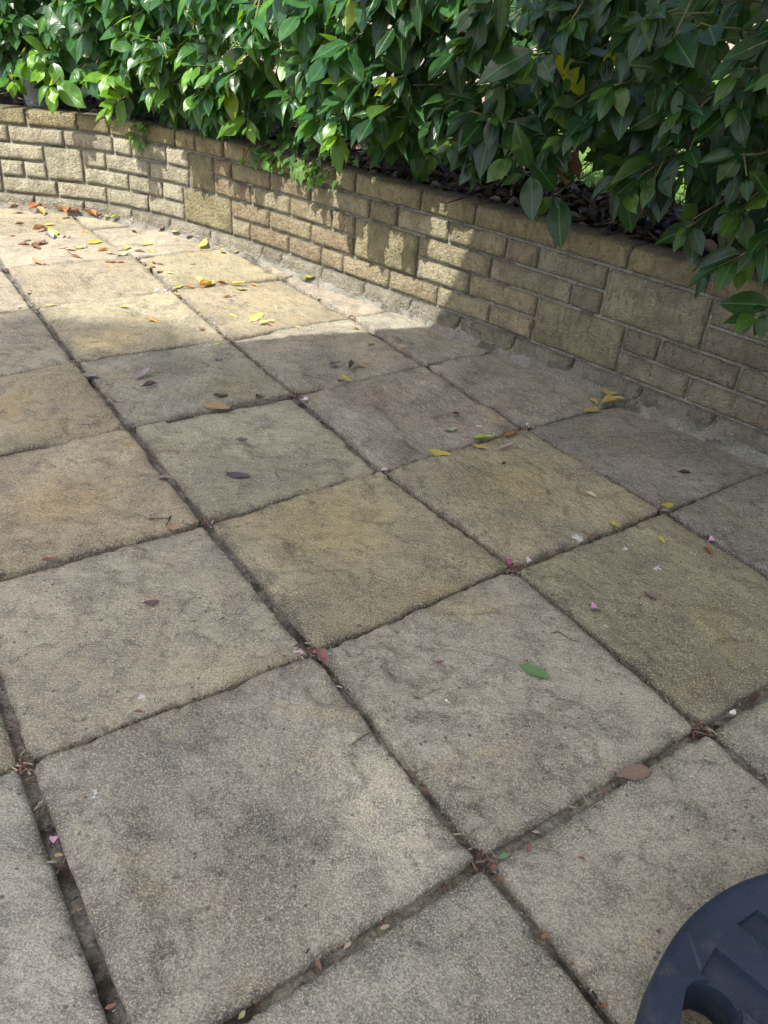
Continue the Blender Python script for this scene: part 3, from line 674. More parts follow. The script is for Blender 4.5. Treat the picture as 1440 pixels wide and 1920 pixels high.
def build_slab(i, j):
    # corners: cell (i, j) lies between joint lines i, i+1 and j, j+1
    A, B, Cc, D = (np.array(GRID[k]) for k in ((i, j), (i + 1, j), (i + 1, j + 1), (i, j + 1)))
    cen = (A + B + Cc + D) / 4
    r = random.Random(i * 131 + j * 37 + 5)
    near = j >= 1
    g_u0, g_u1 = r.uniform(0.006, 0.011), r.uniform(0.006, 0.011)      # half joints across lines i
    g_v0, g_v1 = r.uniform(0.0025, 0.0055), r.uniform(0.0025, 0.0055)  # half joints across lines j
    if j == 3: g_v0 = 0.009
    if j == 2: g_v1 = 0.008
    if i == -1: g_u0 = 0.009
    U = np.linalg.norm(B - A); V = np.linalg.norm(D - A)
    n = 66 if near else (40 if j >= -1 else 24)
    tilt = (r.uniform(-0.003, 0.003), r.uniform(-0.003, 0.003)); zc = r.uniform(-0.002, 0.003)
    th = 0.036
    # sample lines: dense near the edge for a worn, rounded arris
    def line(n):
        t = [0.0, 0.006, 0.014, 0.028] + list(np.linspace(0.055, 0.945, n)) + [0.972, 0.986, 0.994, 1.0]
        return t
    tu = line(n); m = len(tu)
    vs, ed, lps = [], [], []
    seed = r.uniform(0, 90)
    ang = r.uniform(0, 6.28)
    for a in tu:
        for b in tu:
            # irregular edges
            wob = lambda k, t: 0.0034 * fbm(k * 7 + seed, t * 9, 0, 4, 2.3, 0.7)
            fu = (g_u0 + wob(1, b)) / U + a * (1 - (g_u0 + g_u1 + wob(1, b) + wob(2, b)) / U)
            fv = (g_v0 + wob(3, a)) / V + b * (1 - (g_v0 + g_v1 + wob(3, a) + wob(4, a)) / V)
            # knocked corners
            cu, cv = min(a, 1 - a), min(b, 1 - b)
            cr = 0.03 + 0.02 * noise.noise((seed + (a > .5) * 3, (b > .5) * 5, 0))
            p = A * (1 - fu) * (1 - fv) + B * fu * (1 - fv) + Cc * fu * fv + D * (1 - fu) * fv
            if cu + cv < cr:
                p = p + (cen - p) * (cr - cu - cv) * 0.45
            x, y = p
            q = x * math.cos(ang) + y * math.sin(ang)
            rv = fbm(x * 3.2 + seed, y * 3.2, seed, 4)
            # riven steps: soft terraces
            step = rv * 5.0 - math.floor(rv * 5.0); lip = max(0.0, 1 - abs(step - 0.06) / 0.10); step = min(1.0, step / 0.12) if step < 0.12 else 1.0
            z = 0.0040 * rv + 0.0020 * (math.floor(rv * 5.0) + step) * 0.9 + 0.0009 * fbm(x * 26, y * 26, seed, 3)
            # one or two riven ledges across the slab
            cz = fbm(x * 2.3 * math.cos(ang) + y * 1.0 * math.sin(ang) + seed, y * 2.3 * math.cos(ang) - x * 1.0 * math.sin(ang), seed + 4, 5, 2.2, 0.6)
            z += 0.0065 * max(-1.0, min(1.0, cz / 0.035)) * 0.5
            brk = noise.noise((x * 5 + seed, y * 5, 1.5))
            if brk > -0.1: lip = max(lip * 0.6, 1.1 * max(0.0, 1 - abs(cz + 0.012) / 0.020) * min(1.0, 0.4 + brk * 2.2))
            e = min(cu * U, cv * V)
            chip = max(0.0, fbm(x * 55, y * 55, seed, 3)) ; drop = (0.0035 + 0.020 * chip) * (1 - min(1, e / (0.006 + 0.02 * chip))) ** 2 + 0.0008 * (1 - min(1, e / 0.03))
            z = z - drop + zc + tilt[0] * (fu - .5) + tilt[1] * (fv - .5)
            vs.append((x - cen[0], y - cen[1], z))
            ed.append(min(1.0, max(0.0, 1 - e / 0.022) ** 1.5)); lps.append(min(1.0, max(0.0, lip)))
    fs = []
    for p in range(m - 1):
        for q in range(m - 1):
            k = p * m + q; fs.append((k, k + m, k + m + 1, k + 1))
    # sides
    ring = [q for q in range(m)] + [p * m + m - 1 for p in range(1, m)] + [(m - 1) * m + q for q in range(m - 2, -1, -1)] + [p * m for p in range(m - 2, 0, -1)]
    b0 = len(vs)
    for k in ring: vs.append((vs[k][0], vs[k][1], -th)); ed.append(1.0); lps.append(0.0)
    L = len(ring)
    for k in range(L): fs.append((ring[k], ring[(k + 1) % L], b0 + (k + 1) % L, b0 + k))
    bm = bmesh.new()
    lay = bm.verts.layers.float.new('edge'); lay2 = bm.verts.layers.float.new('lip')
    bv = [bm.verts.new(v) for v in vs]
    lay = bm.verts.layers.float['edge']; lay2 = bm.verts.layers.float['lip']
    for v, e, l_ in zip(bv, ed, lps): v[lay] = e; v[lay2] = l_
    for f in fs: bm.faces.new([bv[k] for k in f])
    bmesh.ops.recalc_face_normals(bm, faces=bm.faces)
    # cut along the wall (its face plus the mortar strip)
    for s in np.arange(-0.6, 4.9, 0.2):
        p = wpt(s); nn = wnorm(s)
        if np.linalg.norm(p - cen) > 0.75: continue
        co = p + nn * 0.012 - cen
        bmesh.ops.bisect_plane(bm, geom=bm.verts[:] + bm.edges[:] + bm.faces[:], plane_co=(co[0], co[1], 0), plane_no=(-nn[0], -nn[1], 0), clear_outer=True)
    if len(bm.faces) < 4: bm.free(); return None
    bm.normal_update()
    me = bpy.data.meshes.new('paving_slab'); bm.to_mesh(me); bm.free()
    o = link('paving_slab', me, MAT['slab'], patio, loc=(cen[0], cen[1], 0))
    o.color = (*slab_colour(i, j), 1)
    SLABS[(i, j)] = (cen, zc, tilt)
    return o

for i in range(-5, 5):
    for j in range(-6, 7):
        A = (np.array(GRID[(i, j)]) + np.array(GRID[(i + 1, j + 1)])) / 2
        # patio side of the wall only, and not far outside what can be seen
        sN = min(np.arange(-0.8, 5.0, 0.1), key=lambda s: np.linalg.norm(wpt(s) - A))
        if (A - wpt(sN)) @ wnorm(sN) < -0.33: continue
        if A[1] < -0.55 or A[0] < -2.5 or A[0] > 1.9: continue
        build_slab(i, j)

# crumbs of dirt, twig and petal caught in the joints
def joint_debris():
    vs, fs, rn = [], [], []
    def bit(x, y, z, l, w, a, tip, r):
        b = len(vs); c, s = math.cos(a), math.sin(a)
        for (px, py, pz) in ((-l, -w, 0), (l, -w, tip), (l, w, tip), (-l, w, 0), (0, 0, w * 1.6)):
            vs.append((x + px * c - py * s, y + px * s + py * c, z + pz)); rn.append(r)
        for f in ((0, 1, 4), (1, 2, 4), (2, 3, 4), (3, 0, 4)): fs.append(tuple(b + k for k in f))
    def along(P, Q, n, spread, dens=1.0):
        for _ in range(n):
            t = RND.random()
            # cluster along the joint
            if noise.noise((P[0] * 5 + t * 6, P[1] * 5, 0)) < 0.05 and RND.random() < 0.8: continue
            x = P[0] + (Q[0] - P[0]) * t + RND.gauss(0, spread); y = P[1] + (Q[1] - P[1]) * t + RND.gauss(0, spread)
            big = RND.random() < 0.2
            bit(x, y, -0.008 + RND.uniform(0, 0.005), RND.uniform(0.004, 0.009) if big else RND.uniform(0.0012, 0.0035), RND.uniform(0.0006, 0.0016), RND.uniform(0, 6.28), RND.uniform(-0.001, 0.004), RND.random())
    for (i, j), q in GRID.items():
        if not (-2.2 < q[0] < 1.3 and 0.1 < q[1] < 3.6): continue
        for d in ((1, 0), (0, 1)):
            k = (i + d[0], j + d[1])
            if k in GRID: along(q, GRID[k], 60 if d == (0, 1) else 45, 0.0045 if d == (0, 1) else 0.003)
        for _ in range(40):
            x = q[0] + RND.gauss(0, 0.011); y = q[1] + RND.gauss(0, 0.011)
            bit(x, y, -0.007 + RND.uniform(0, 0.005), RND.uniform(0.002, 0.008), RND.uniform(0.0008, 0.0018), RND.uniform(0, 6.28), RND.uniform(0, 0.004), RND.random())
    for _ in range(420):      # loose grit on the slabs
        x, y = RND.uniform(-1.9, 1.2), RND.uniform(0.35, 3.6)
        bit(x, y, 0.003, RND.uniform(0.0008, 0.0035), RND.uniform(0.0005, 0.0013), RND.uniform(0, 6.28), RND.uniform(-0.0005, 0.002), RND.random())
    me = mesh_from('joint_debris', vs, fs)
    at = me.attributes.new('rnd', 'FLOAT', 'POINT'); at.data.foreach_set('value', rn)
    return me
jd = link('joint_debris', joint_debris(), mat_bits('debris_bits', [(0.05, 0.03, 0.022), (0.09, 0.05, 0.035), (0.16, 0.09, 0.06), (0.03, 0.025, 0.02), (0.2, 0.16, 0.11), (0.13, 0.06, 0.05), (0.33, 0.29, 0.23)]), patio, smooth=False)
jd['kind'] = 'stuff'

# ------------------------------------------------------------------ the wall
wall = empty('stone_wall', (*wpt(1.8), 0.0))
tag(wall, 'low curved retaining wall of split buff stone blocks below the hedge', 'wall')
WO = np.array([*wpt(1.8), 0.0])

def strip_mesh(name, s0, s1, prof, ds=0.03, jitter=0.0):
    """sweep a profile [(out, z)...] along the wall"""
    ss = np.arange(s0, s1 + 1e-6, ds); vs, fs = [], []
    m = len(prof)
    for s in ss:
        for k, (o, z) in enumerate(prof):
            j = jitter * fbm(s * 7, k * 3.1, 0, 4, 2.2, 0.65) if jitter else 0
            jz = jitter * 0.5 * fbm(s * 9, k * 2.7, 5, 4) if jitter else 0
            vs.append(np.array(wpos(s, o + j, z + jz)) - WO)
    for i in range(len(ss) - 1):
        for k in range(m - 1):
            a = i * m + k; fs.append((a, a + m, a + m + 1, a + 1))
    return mesh_from(name, vs, fs)
link('mortar_core', strip_mesh('mortar_core', -0.8, 5.0, [(-0.004, -0.05), (-0.006, 0.2), (-0.006, Z_TOP - 0.012), (-0.09, Z_TOP - 0.012), (-0.09, 0.2)], jitter=0.004), MAT['wallmortar'], wall)
# cement strip that beds the wall into the patio
def fillet_mesh():
    ss = np.arange(-0.8, 5.0, 0.012); vs, fs = [], []
    m = 9
    for s in ss:
        wd = 0.036 + 0.016 * fbm(s * 4.2, 1.7, 0, 4) + 0.008 * fbm(s * 21, 3.1, 0, 3)
        if s > 2.0: wd += 0.012 * min(1, (s - 2.0))
        for k in range(m):
            t = k / (m - 1); o = -0.004 + (wd + 0.004) * t
            z = (0.046 + 0.022 * fbm(s * 5.5, 8.8, 0, 4)) * (1 - t) ** 1.5 + 0.0045 + 0.010 * fbm(s * 13, t * 4, 2, 4) * (1 - t * 0.7) - 0.012 * max(0, t - 0.86) / 0.14
            vs.append(np.array(wpos(s, o, z)) - WO)
    for i in range(len(ss) - 1):
        for k in range(m - 1):
            a = i * m + k; fs.append((a, a + m, a + m + 1, a + 1))
    return mesh_from('mortar_fillet', vs, fs)
link('mortar_fillet', fillet_mesh(), MAT['fillet'], wall)

def build_brick(s0, s1, z0, z1, colr, depth=0.088, proud=0.0, rough=1.0, moss=0.5, topgrime=0.0, seed=0, joint=0.010):
    s0 += joint / 2; s1 -= joint / 2
    Ls, Hz = s1 - s0, z1 - z0
    nx = max(6, int(Ls / 0.013)); nz = max(5, int(Hz / 0.011))
    ts = [0, 0.35 / nx] + [k / nx for k in range(1, nx)] + [1 - 0.35 / nx, 1]
    tz = [0, 0.35 / nz] + [k / nz for k in range(1, nz)] + [1 - 0.35 / nz, 1]
    vs, fs, cd = [], [], []
    cen = np.array(wpos((s0 + s1) / 2, 0, (z0 + z1) / 2))
    for a in ts:
        for b in tz:
            s = s0 + a * Ls; z = z0 + b * Hz
            e = min(a * Ls, (1 - a) * Ls, b * Hz, (1 - b) * Hz)
            # outline not quite straight
            s += 0.0035 * fbm(b * 3 + seed, (a > 0.5) * 9, 1, 3) * (1 if a in (0, 1) else 0.4)
            z += 0.0025 * fbm(a * Ls * 18 + seed, (b > 0.5) * 9, 4, 3) * (1 if b in (0, 1) else 0.4)
            bul = 1 - (1 - min(1, e / 0.011)) ** 2.2
            o = proud + 0.009 * bul * rough + 0.0075 * rough * fbm(s * 20 + seed, z * 20, seed, 3) * min(1, e / 0.008) + 0.008 * rough * fbm(s * 62, z * 62, seed, 3) * min(1, e / 0.006)
            vs.append(np.array(wpos(s, o, z)) - cen)
            lowf = max(0, 1 - b * Hz / 0.022)
            cd.append((min(1, lowf * moss + moss * 0.35 * (1 - min(1, e / 0.02))), 0.22 * (1 - min(1, e / 0.006)), 0, 1))
    m = len(tz); n = len(ts)
    for p in range(n - 1):
        for q in range(m - 1):
            k = p * m + q; fs.append((k, k + m, k + m + 1, k + 1))
    ring = [q for q in range(m)] + [p * m + m - 1 for p in range(1, n)] + [(n - 1) * m + q for q in range(m - 2, -1, -1)] + [p * m for p in range(n - 2, 0, -1)]
    b0 = len(vs); L = len(ring)
    idx = [(p, q) for p in range(n) for q in range(m)]
    for k in ring:
        p, q = idx[k]; s = s0 + ts[p] * Ls; z = z0 + tz[q] * Hz
        vs.append(np.array(wpos(s, -depth, z)) - cen); cd.append((0, topgrime if q == m - 1 else 0.3, 0, 1))
    for k in range(L): fs.append((ring[k], b0 + k, b0 + (k + 1) % L, ring[(k + 1) % L]))
    # extra ring just behind the arris so that grime starts at the top face
    me = mesh_from('brick', vs, fs)
    at = me.color_attributes.new('edge', 'FLOAT_COLOR', 'POINT')
    at.data.foreach_set('color', np.array(cd, dtype=np.float32).ravel())
    bm = bmesh.new(); bm.from_mesh(me); bmesh.ops.recalc_face_normals(bm, faces=bm.faces); bm.to_mesh(me); bm.free()
    o = link('brick', me, MAT['brick'], wall, loc=Vector(cen - WO))
    # face normals stay soft on the split face, hard at the top arris
    me.set_sharp_from_angle(angle=math.radians(62))
    o.color = (*colr, 1)
    return o

COURSES = [
    [-0.62, -0.31, -0.06, .206, .448, .614, .82, .993, 1.114, 1.286, 1.454, 1.675, 1.918, 2.022, 2.331, 2.559, 2.874, 3.119, 3.36, 3.57, 3.88, 4.1, 4.42],
    [-0.55, -0.2, .11, .371, .623, .728, .928, 1.069, None, 1.221, 1.329, 1.554, 1.789, 2.1, 2.232, 2.459, 2.696, 2.82, 3.065, None, 3.388, 3.60, 3.91, 4.2],
    [-0.6, -0.3, -0.05, .265, None, .45, .574, .825, 1.063, None, 1.222, 1.44, 1.671, 1.907, 2.029, None, 2.336, 2.647, 2.957, 3.065, None, 3.388, 3.70, 3.92, 4.2],
    [-0.5, -0.2, .043, .156, .265, None, .45, .694, .891, 1.02, None, 1.32, 1.548, 1.793, 2.029, None, 2.336, 2.568, 2.844, None, 3.158, 3.275, 3.512, 3.75, 4.05],
    [-0.5, -0.22, .039, .305, .557, .799, 1.02, None, 1.32, 1.431, 1.666, 1.853, 1.976, 2.213, 2.441, 2.667, 2.844, None, 3.158, 3.387, 3.65, 3.9, 4.2],
]
BIG = [(1.069, 1.221, 1), (3.065, 3.388, 1), (.265, .45, 2), (2.029, 2.336, 2), (1.02, 1.32, 3), (2.844, 3.158, 3)]
def brick_colour(s, k, big=False):
    r = RND
    if big: base = (0.41, 0.365, 0.215)
    elif k == 0: base = (0.43, 0.365, 0.215)
    else: base = r.choice([(0.46, 0.395, 0.25), (0.42, 0.35, 0.225), (0.38, 0.305, 0.20), (0.48, 0.425, 0.28)])
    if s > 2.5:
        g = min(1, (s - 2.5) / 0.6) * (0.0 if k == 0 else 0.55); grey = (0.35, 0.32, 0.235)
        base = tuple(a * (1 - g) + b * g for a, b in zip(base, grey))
    if s < 1.0 and k > 0: base = tuple(0.3 * q + 0.7 * w_ for q, w_ in zip(base, (0.60, 0.56, 0.42)))  # sunlit left stretch: sunlight put into a paler stone colour
    v = r.uniform(0.9, 1.1)
    return tuple(b * v for b in base)
sd = 0
for k, js in enumerate(COURSES):
    z0, z1 = course_z(k)
    for a, b in zip(js[:-1], js[1:]):
        if a is None or b is None: continue
        if b - a < 0.03: continue
        sd += 3.7
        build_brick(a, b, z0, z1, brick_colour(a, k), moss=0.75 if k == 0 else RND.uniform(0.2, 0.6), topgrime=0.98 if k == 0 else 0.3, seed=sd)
for a, b, k in BIG:
    z0, z1 = course_z(k, 2); sd += 3.7
    build_brick(a, b, z0, z1, brick_colour(a, k, True), moss=0.9, seed=sd, rough=0.85)
base_js = [-0.6, -0.3, -0.06, .187, .433, .70, .93, 1.19, 1.514, 1.631, 1.87, 2.10, 2.33, 2.555, 2.786, 3.016, 3.258, 3.488, 3.75, 4.0, 4.3]
for a, b in zip(base_js[:-1], base_js[1:]):
    sd += 3.7
    v = RND.uniform(0.9, 1.1); f = 1.0 if a < 2.3 else 0.8  # right-hand base stones darker, their shade put into the colour
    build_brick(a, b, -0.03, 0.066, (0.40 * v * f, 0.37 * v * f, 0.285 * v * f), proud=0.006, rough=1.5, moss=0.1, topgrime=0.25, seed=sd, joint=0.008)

# ------------------------------------------------------------------ leaf templates
def leaf_template(L=1.0, W=0.40, fold=0.22, bend=0.25, curl=0.0, ny=7, tipx=0.0, wave=0.0):
    """leaf along +Y from its stalk at the origin, face up; returns verts, faces, uvs"""
    vs, fs, uv = [], [], []
    for j in range(ny + 1):
        t = j / ny
        w = W / 2 * (math.sin(math.pi * min(1, t ** 0.82)) ** 0.80) * (1.0 if t < 0.6 else 1 - 0.30 * ((t - 0.6) / 0.4) ** 1.4)
        if j == 0: w = 0.012
        if j == ny: w = 0.002
        y = L * t; zc = -bend * L * t * t + wave * 0.04 * math.sin(t * 9)
        for q in (-1, 0, 1):
            z = zc + abs(q) * (fold * w) + curl * abs(q) * w * (0.5 + 0.5 * t) + wave * 0.05 * math.sin(t * 11 + q * 1.7) * abs(q)
            vs.append((q * w + tipx * t * t, y, z)); uv.append((0.5 + q * 0.5 * max(w, 0.02) / (W / 2), t))
    for j in range(ny):
        a = j * 3; b = a + 3
        fs += [(a, a + 1, b + 1, b), (a + 1, a + 2, b + 2, b + 1)]
    return np.array(vs), fs, np.array(uv)

def template_mesh(name, t, mat, scale=1.0):
    me = mesh_from(name, t[0] * scale, t[1], t[2]); me.materials.append(mat)
    me.polygons.foreach_set('use_smooth', [True] * len(me.polygons))
    return me

def merged_leaves(name, temps, mats, rnds):
    """many leaves in one mesh: each entry of mats is (template index, 4x4)"""
    V, Fc, UV, R = [], [], [], []
    off = 0
    for (k, Mx), r in zip(mats, rnds):
        v, f, uv = temps[k]
        V.append(v @ Mx[:3, :3].T + Mx[:3, 3]); UV.append(uv); R.append(np.full(len(v), r))
        Fc.append(np.array(f) + off); off += len(v)
    V = np.vstack(V); Fc = np.vstack(Fc); UV = np.vstack(UV); R = np.concatenate(R)
    me = bpy.data.meshes.new(name)
    me.vertices.add(len(V)); me.vertices.foreach_set('co', V.ravel().astype(np.float32))
    me.loops.add(Fc.size); me.loops.foreach_set('vertex_index', Fc.ravel().astype(np.int32))
    me.polygons.add(len(Fc)); me.polygons.foreach_set('loop_start', np.arange(0, Fc.size, Fc.shape[1], dtype=np.int32))
    uvl = me.uv_layers.new(name='UVMap'); uvl.data.foreach_set('uv', UV[Fc.ravel()].astype(np.float32).ravel())
    at = me.attributes.new('rnd', 'FLOAT', 'POINT'); at.data.foreach_set('value', R.astype(np.float32))
    me.update(); me.validate()
    return me

def tube(bm, pts, radii, n=6):
    rings = []
    for i, p in enumerate(pts):
        p = Vector(p)
        d = (Vector(pts[min(i + 1, len(pts) - 1)]) - Vector(pts[max(i - 1, 0)]))
        if d.length < 1e-6: d = Vector((0, 0, 1))
        d.normalize(); u = d.orthogonal().normalized(); w = d.cross(u)
        rings.append([bm.verts.new(p + (u * math.cos(a) + w * math.sin(a)) * radii[i]) for a in (2 * math.pi * k / n for k in range(n))])
    for a, b in zip(rings[:-1], rings[1:]):
        for k in range(n): bm.faces.new((a[k], a[(k + 1) % n], b[(k + 1) % n], b[k]))
    for r in (rings[0][::-1], rings[-1]):
        try: bm.faces.new(r)
        except ValueError: pass

def bm_obj(name, bm, mat, parent=None, loc=None, smooth=True):
    me = bpy.data.meshes.new(name); bm.normal_update(); bm.to_mesh(me); bm.free()
    return link(name, me, mat, parent, smooth, loc)

# ------------------------------------------------------------------ the hedge: a row of shrubs
TEMPS = [leaf_template(1, 0.54, 0.14, 0.20), leaf_template(1, 0.56, 0.10, 0.10, tipx=0.05), leaf_template(1, 0.46, 0.24, 0.32, tipx=-0.06),
         leaf_template(1, 0.52, 0.2, 0.26, wave=0.6), leaf_template(1, 0.50, 0.15, 0.05, wave=0.4), leaf_template(1, 0.56, 0.22, 0.40),
         leaf_template(1, 0.40, 0.7, 0.5, curl=0.5, wave=0.5), leaf_template(1, 0.62, 0.12, 0.15, wave=0.8, tipx=0.08)]
LEAF_MESH = [template_mesh('leaf', t, MAT['leaf']) for t in TEMPS]
SHRUBS = [
    (0.02, 'leftmost hedge shrub, glossy sunlit leaves over the curved wall above a grey pot'),
    (0.72, 'sunlit hedge shrub whose lowest twig hangs furthest down the curved wall at left'),
    (1.33, 'sunlit hedge shrub left of the ivy patch, broad pale shining leaves'),
    (1.95, 'hedge shrub with the brightest yellow-green sunlit sprig, beside the ivy'),
    (2.49, 'dark shaded hedge shrub in the middle with a thin reddish trunk'),
    (2.97, 'shaded hedge shrub with a thick brown trunk and withered leaves at its foot'),
    (3.47, 'nearest shaded hedge shrub at right, hanging far over the wall')]
zl_s = [a for a, b in ZLOW]; zl_z = [b for a, b in ZLOW]
def zlow(s): return float(np.interp(s, zl_s, zl_z)) - float(np.interp(s, [2.0, 2.3, 3.3, 3.6], [0, 0.03, 0.03, 0]))
def overhang(s, z):
    base = float(np.interp(s, [-0.8, 0.35, 0.65, 1.1, 1.9, 2.6, 3.2, 4.0], [-0.08, -0.06, 0.12, 0.20, 0.22, 0.20, 0.22, 0.24]))
    return base + 0.16 * (z - 0.6) + 0.05 * noise.noise((s * 2.6, z * 3.1, 7))

cmat = np.array(cam.matrix_world.inverted())
def to_px(p):
    q = cmat[:3, :3] @ np.array(p) + cmat[:3, 3]
    d = max(1e-3, -q[2]); return 720 + 1478.8 * q[0] / d, 960 - 1478.8 * q[1] / d, d

def basis(y, up):
    y = y / np.linalg.norm(y)
    x = np.cross(y, up); x /= max(1e-6, np.linalg.norm(x)); z = np.cross(x, y)
    return np.stack([x, y, z], 1)

leaves = []       # (shrub index, template, 4x4, random, depth rank, yellow?)
twigs = [[] for _ in SHRUBS]
LR = random.Random(77)
def add_sprig(pos, out, n_leaves, size, droop, layer, shr, spread=1.0, hero=False):
    """a twig tip with opposite pairs of leaves"""
    out = np.array(out, float)
    side = np.array([-out[1], out[0], 0.0])
    tw = out * LR.uniform(0.5, 1.0) + side * LR.uniform(-0.7, 0.7) + np.array([0, 0, LR.uniform(-0.55, 0.15)])
    tw /= np.linalg.norm(tw)
    pos = np.array(pos, float)
    ln = 0.028 * (n_leaves / 2)
    back = pos - tw * (ln + LR.uniform(0.05, 0.12)) - np.array([0, 0, -0.02])
    twigs[shr].append((back, pos - tw * ln * 0.5, pos))
    u = np.cross(tw, [0, 0, 1.0]); u /= np.linalg.norm(u); w = np.cross(u, tw)
    ph = LR.uniform(0, math.pi)
    for k in range(n_leaves):
        pair = k // 2
        a = ph + pair * 1.57 + (k % 2) * math.pi + LR.uniform(-0.35, 0.35)
        rad = u * math.cos(a) + w * math.sin(a)
        f = pair / max(1, n_leaves / 2 - 1)          # 0 at tip
        d = tw * (0.75 - 0.35 * f) + rad * (0.45 + 0.45 * f) * spread + np.array([0, 0, -droop * LR.uniform(0.6, 1.3)])
        d /= np.linalg.norm(d)
        L = size * LR.choice([0.55, 0.7, 0.85, 1.0, 1.1, 1.2]) * LR.uniform(0.92, 1.06) * (0.66 + 0.42 * f)
        up = np.array([0, 0, 1.0]) * 0.55 + out * 0.95 + rad * 0.25 + np.array([LR.gauss(0, 0.25), LR.gauss(0, 0.25), LR.gauss(0, 0.15)])
        B = basis(d, up)
        Mx = np.eye(4); Mx[:3, :3] = B * L; Mx[:3, 3] = pos - tw * 0.026 * pair + d * 0.012
        leaves.append([shr, LR.choice([0, 1, 2, 3, 4, 5, 0, 1, 3, 4, 6, 7]), Mx, LR.random(), layer, LR.random() + (2 if hero else 0) + (1 if f < 0.34 else 0)])

def nearest_shrub(s): return min(range(len(SHRUBS)), key=lambda k: abs(SHRUBS[k][0] - s))
for (x, y, z, n) in HERO:
    ss = np.arange(-0.8, 4.6, 0.02); s = ss[np.argmin([np.linalg.norm(wpt(a) - np.array((x, y))) for a in ss])]
    nn = wnorm(s)
    add_sprig((x, y, z), (nn[0], nn[1], 0), n, 0.080 if x > 0.6 else 0.104, 0.55, 0, nearest_shrub(s), hero=True)
def scatter(n, zmax, dlo, dhi, layer, size):
    cnt = 0; tries = 0
    while cnt < n and tries < n * 6:
        tries += 1
        s = LR.uniform(-0.75, 4.15); z = LR.uniform(0.46, zmax)
        d = LR.uniform(dlo, dhi)
        zl = zlow(s) + (0.05 if d < 0.12 else 0.03) + LR.uniform(0, 0.03)
        if d > 0.15 and s < 2.3: zl -= 0.06
        if z < zl: continue
        gap = noise.noise((s * 5.2, z * 6.0, 3.0 + d))
        if s > 2.15 and z < 0.66 and d > 0.1 and gap > 0.16: continue
        o = overhang(s, z) - d
        p = wpos(s, o, z); nn = wnorm(s)
        add_sprig(p, (nn[0], nn[1], 0), LR.choice([4, 5, 6, 6, 7, 8]), size * LR.uniform(0.8, 1.15) * (0.88 if s > 2.9 else 1.0), LR.uniform(0.35, 0.95), layer, nearest_shrub(s))
        cnt += 1
scatter(330, 1.03, 0.0, 0.09, 0, 0.104)
scatter(230, 1.04, 0.09, 0.22, 1, 0.102)
scatter(260, 1.12, 0.22, 0.50, 2, 0.112)
scatter(110, 1.12, 0.50, 0.75, 3, 0.105)
for q in range(70):      # denser depths on the shaded side
    s_ = LR.uniform(2.1, 3.9); z_ = LR.uniform(0.62, 1.05); d_ = LR.uniform(0.25, 0.6); nn = wnorm(s_)
    add_sprig(wpos(s_, overhang(s_, z_) - d_, z_), (nn[0], nn[1], 0), 7, 0.115, LR.uniform(0.3, 0.8), 3, nearest_shrub(s_))
scatter(300, 1.55, 0.0, 0.65, 4, 0.115)      # above what the photo shows, closes the hedge upwards

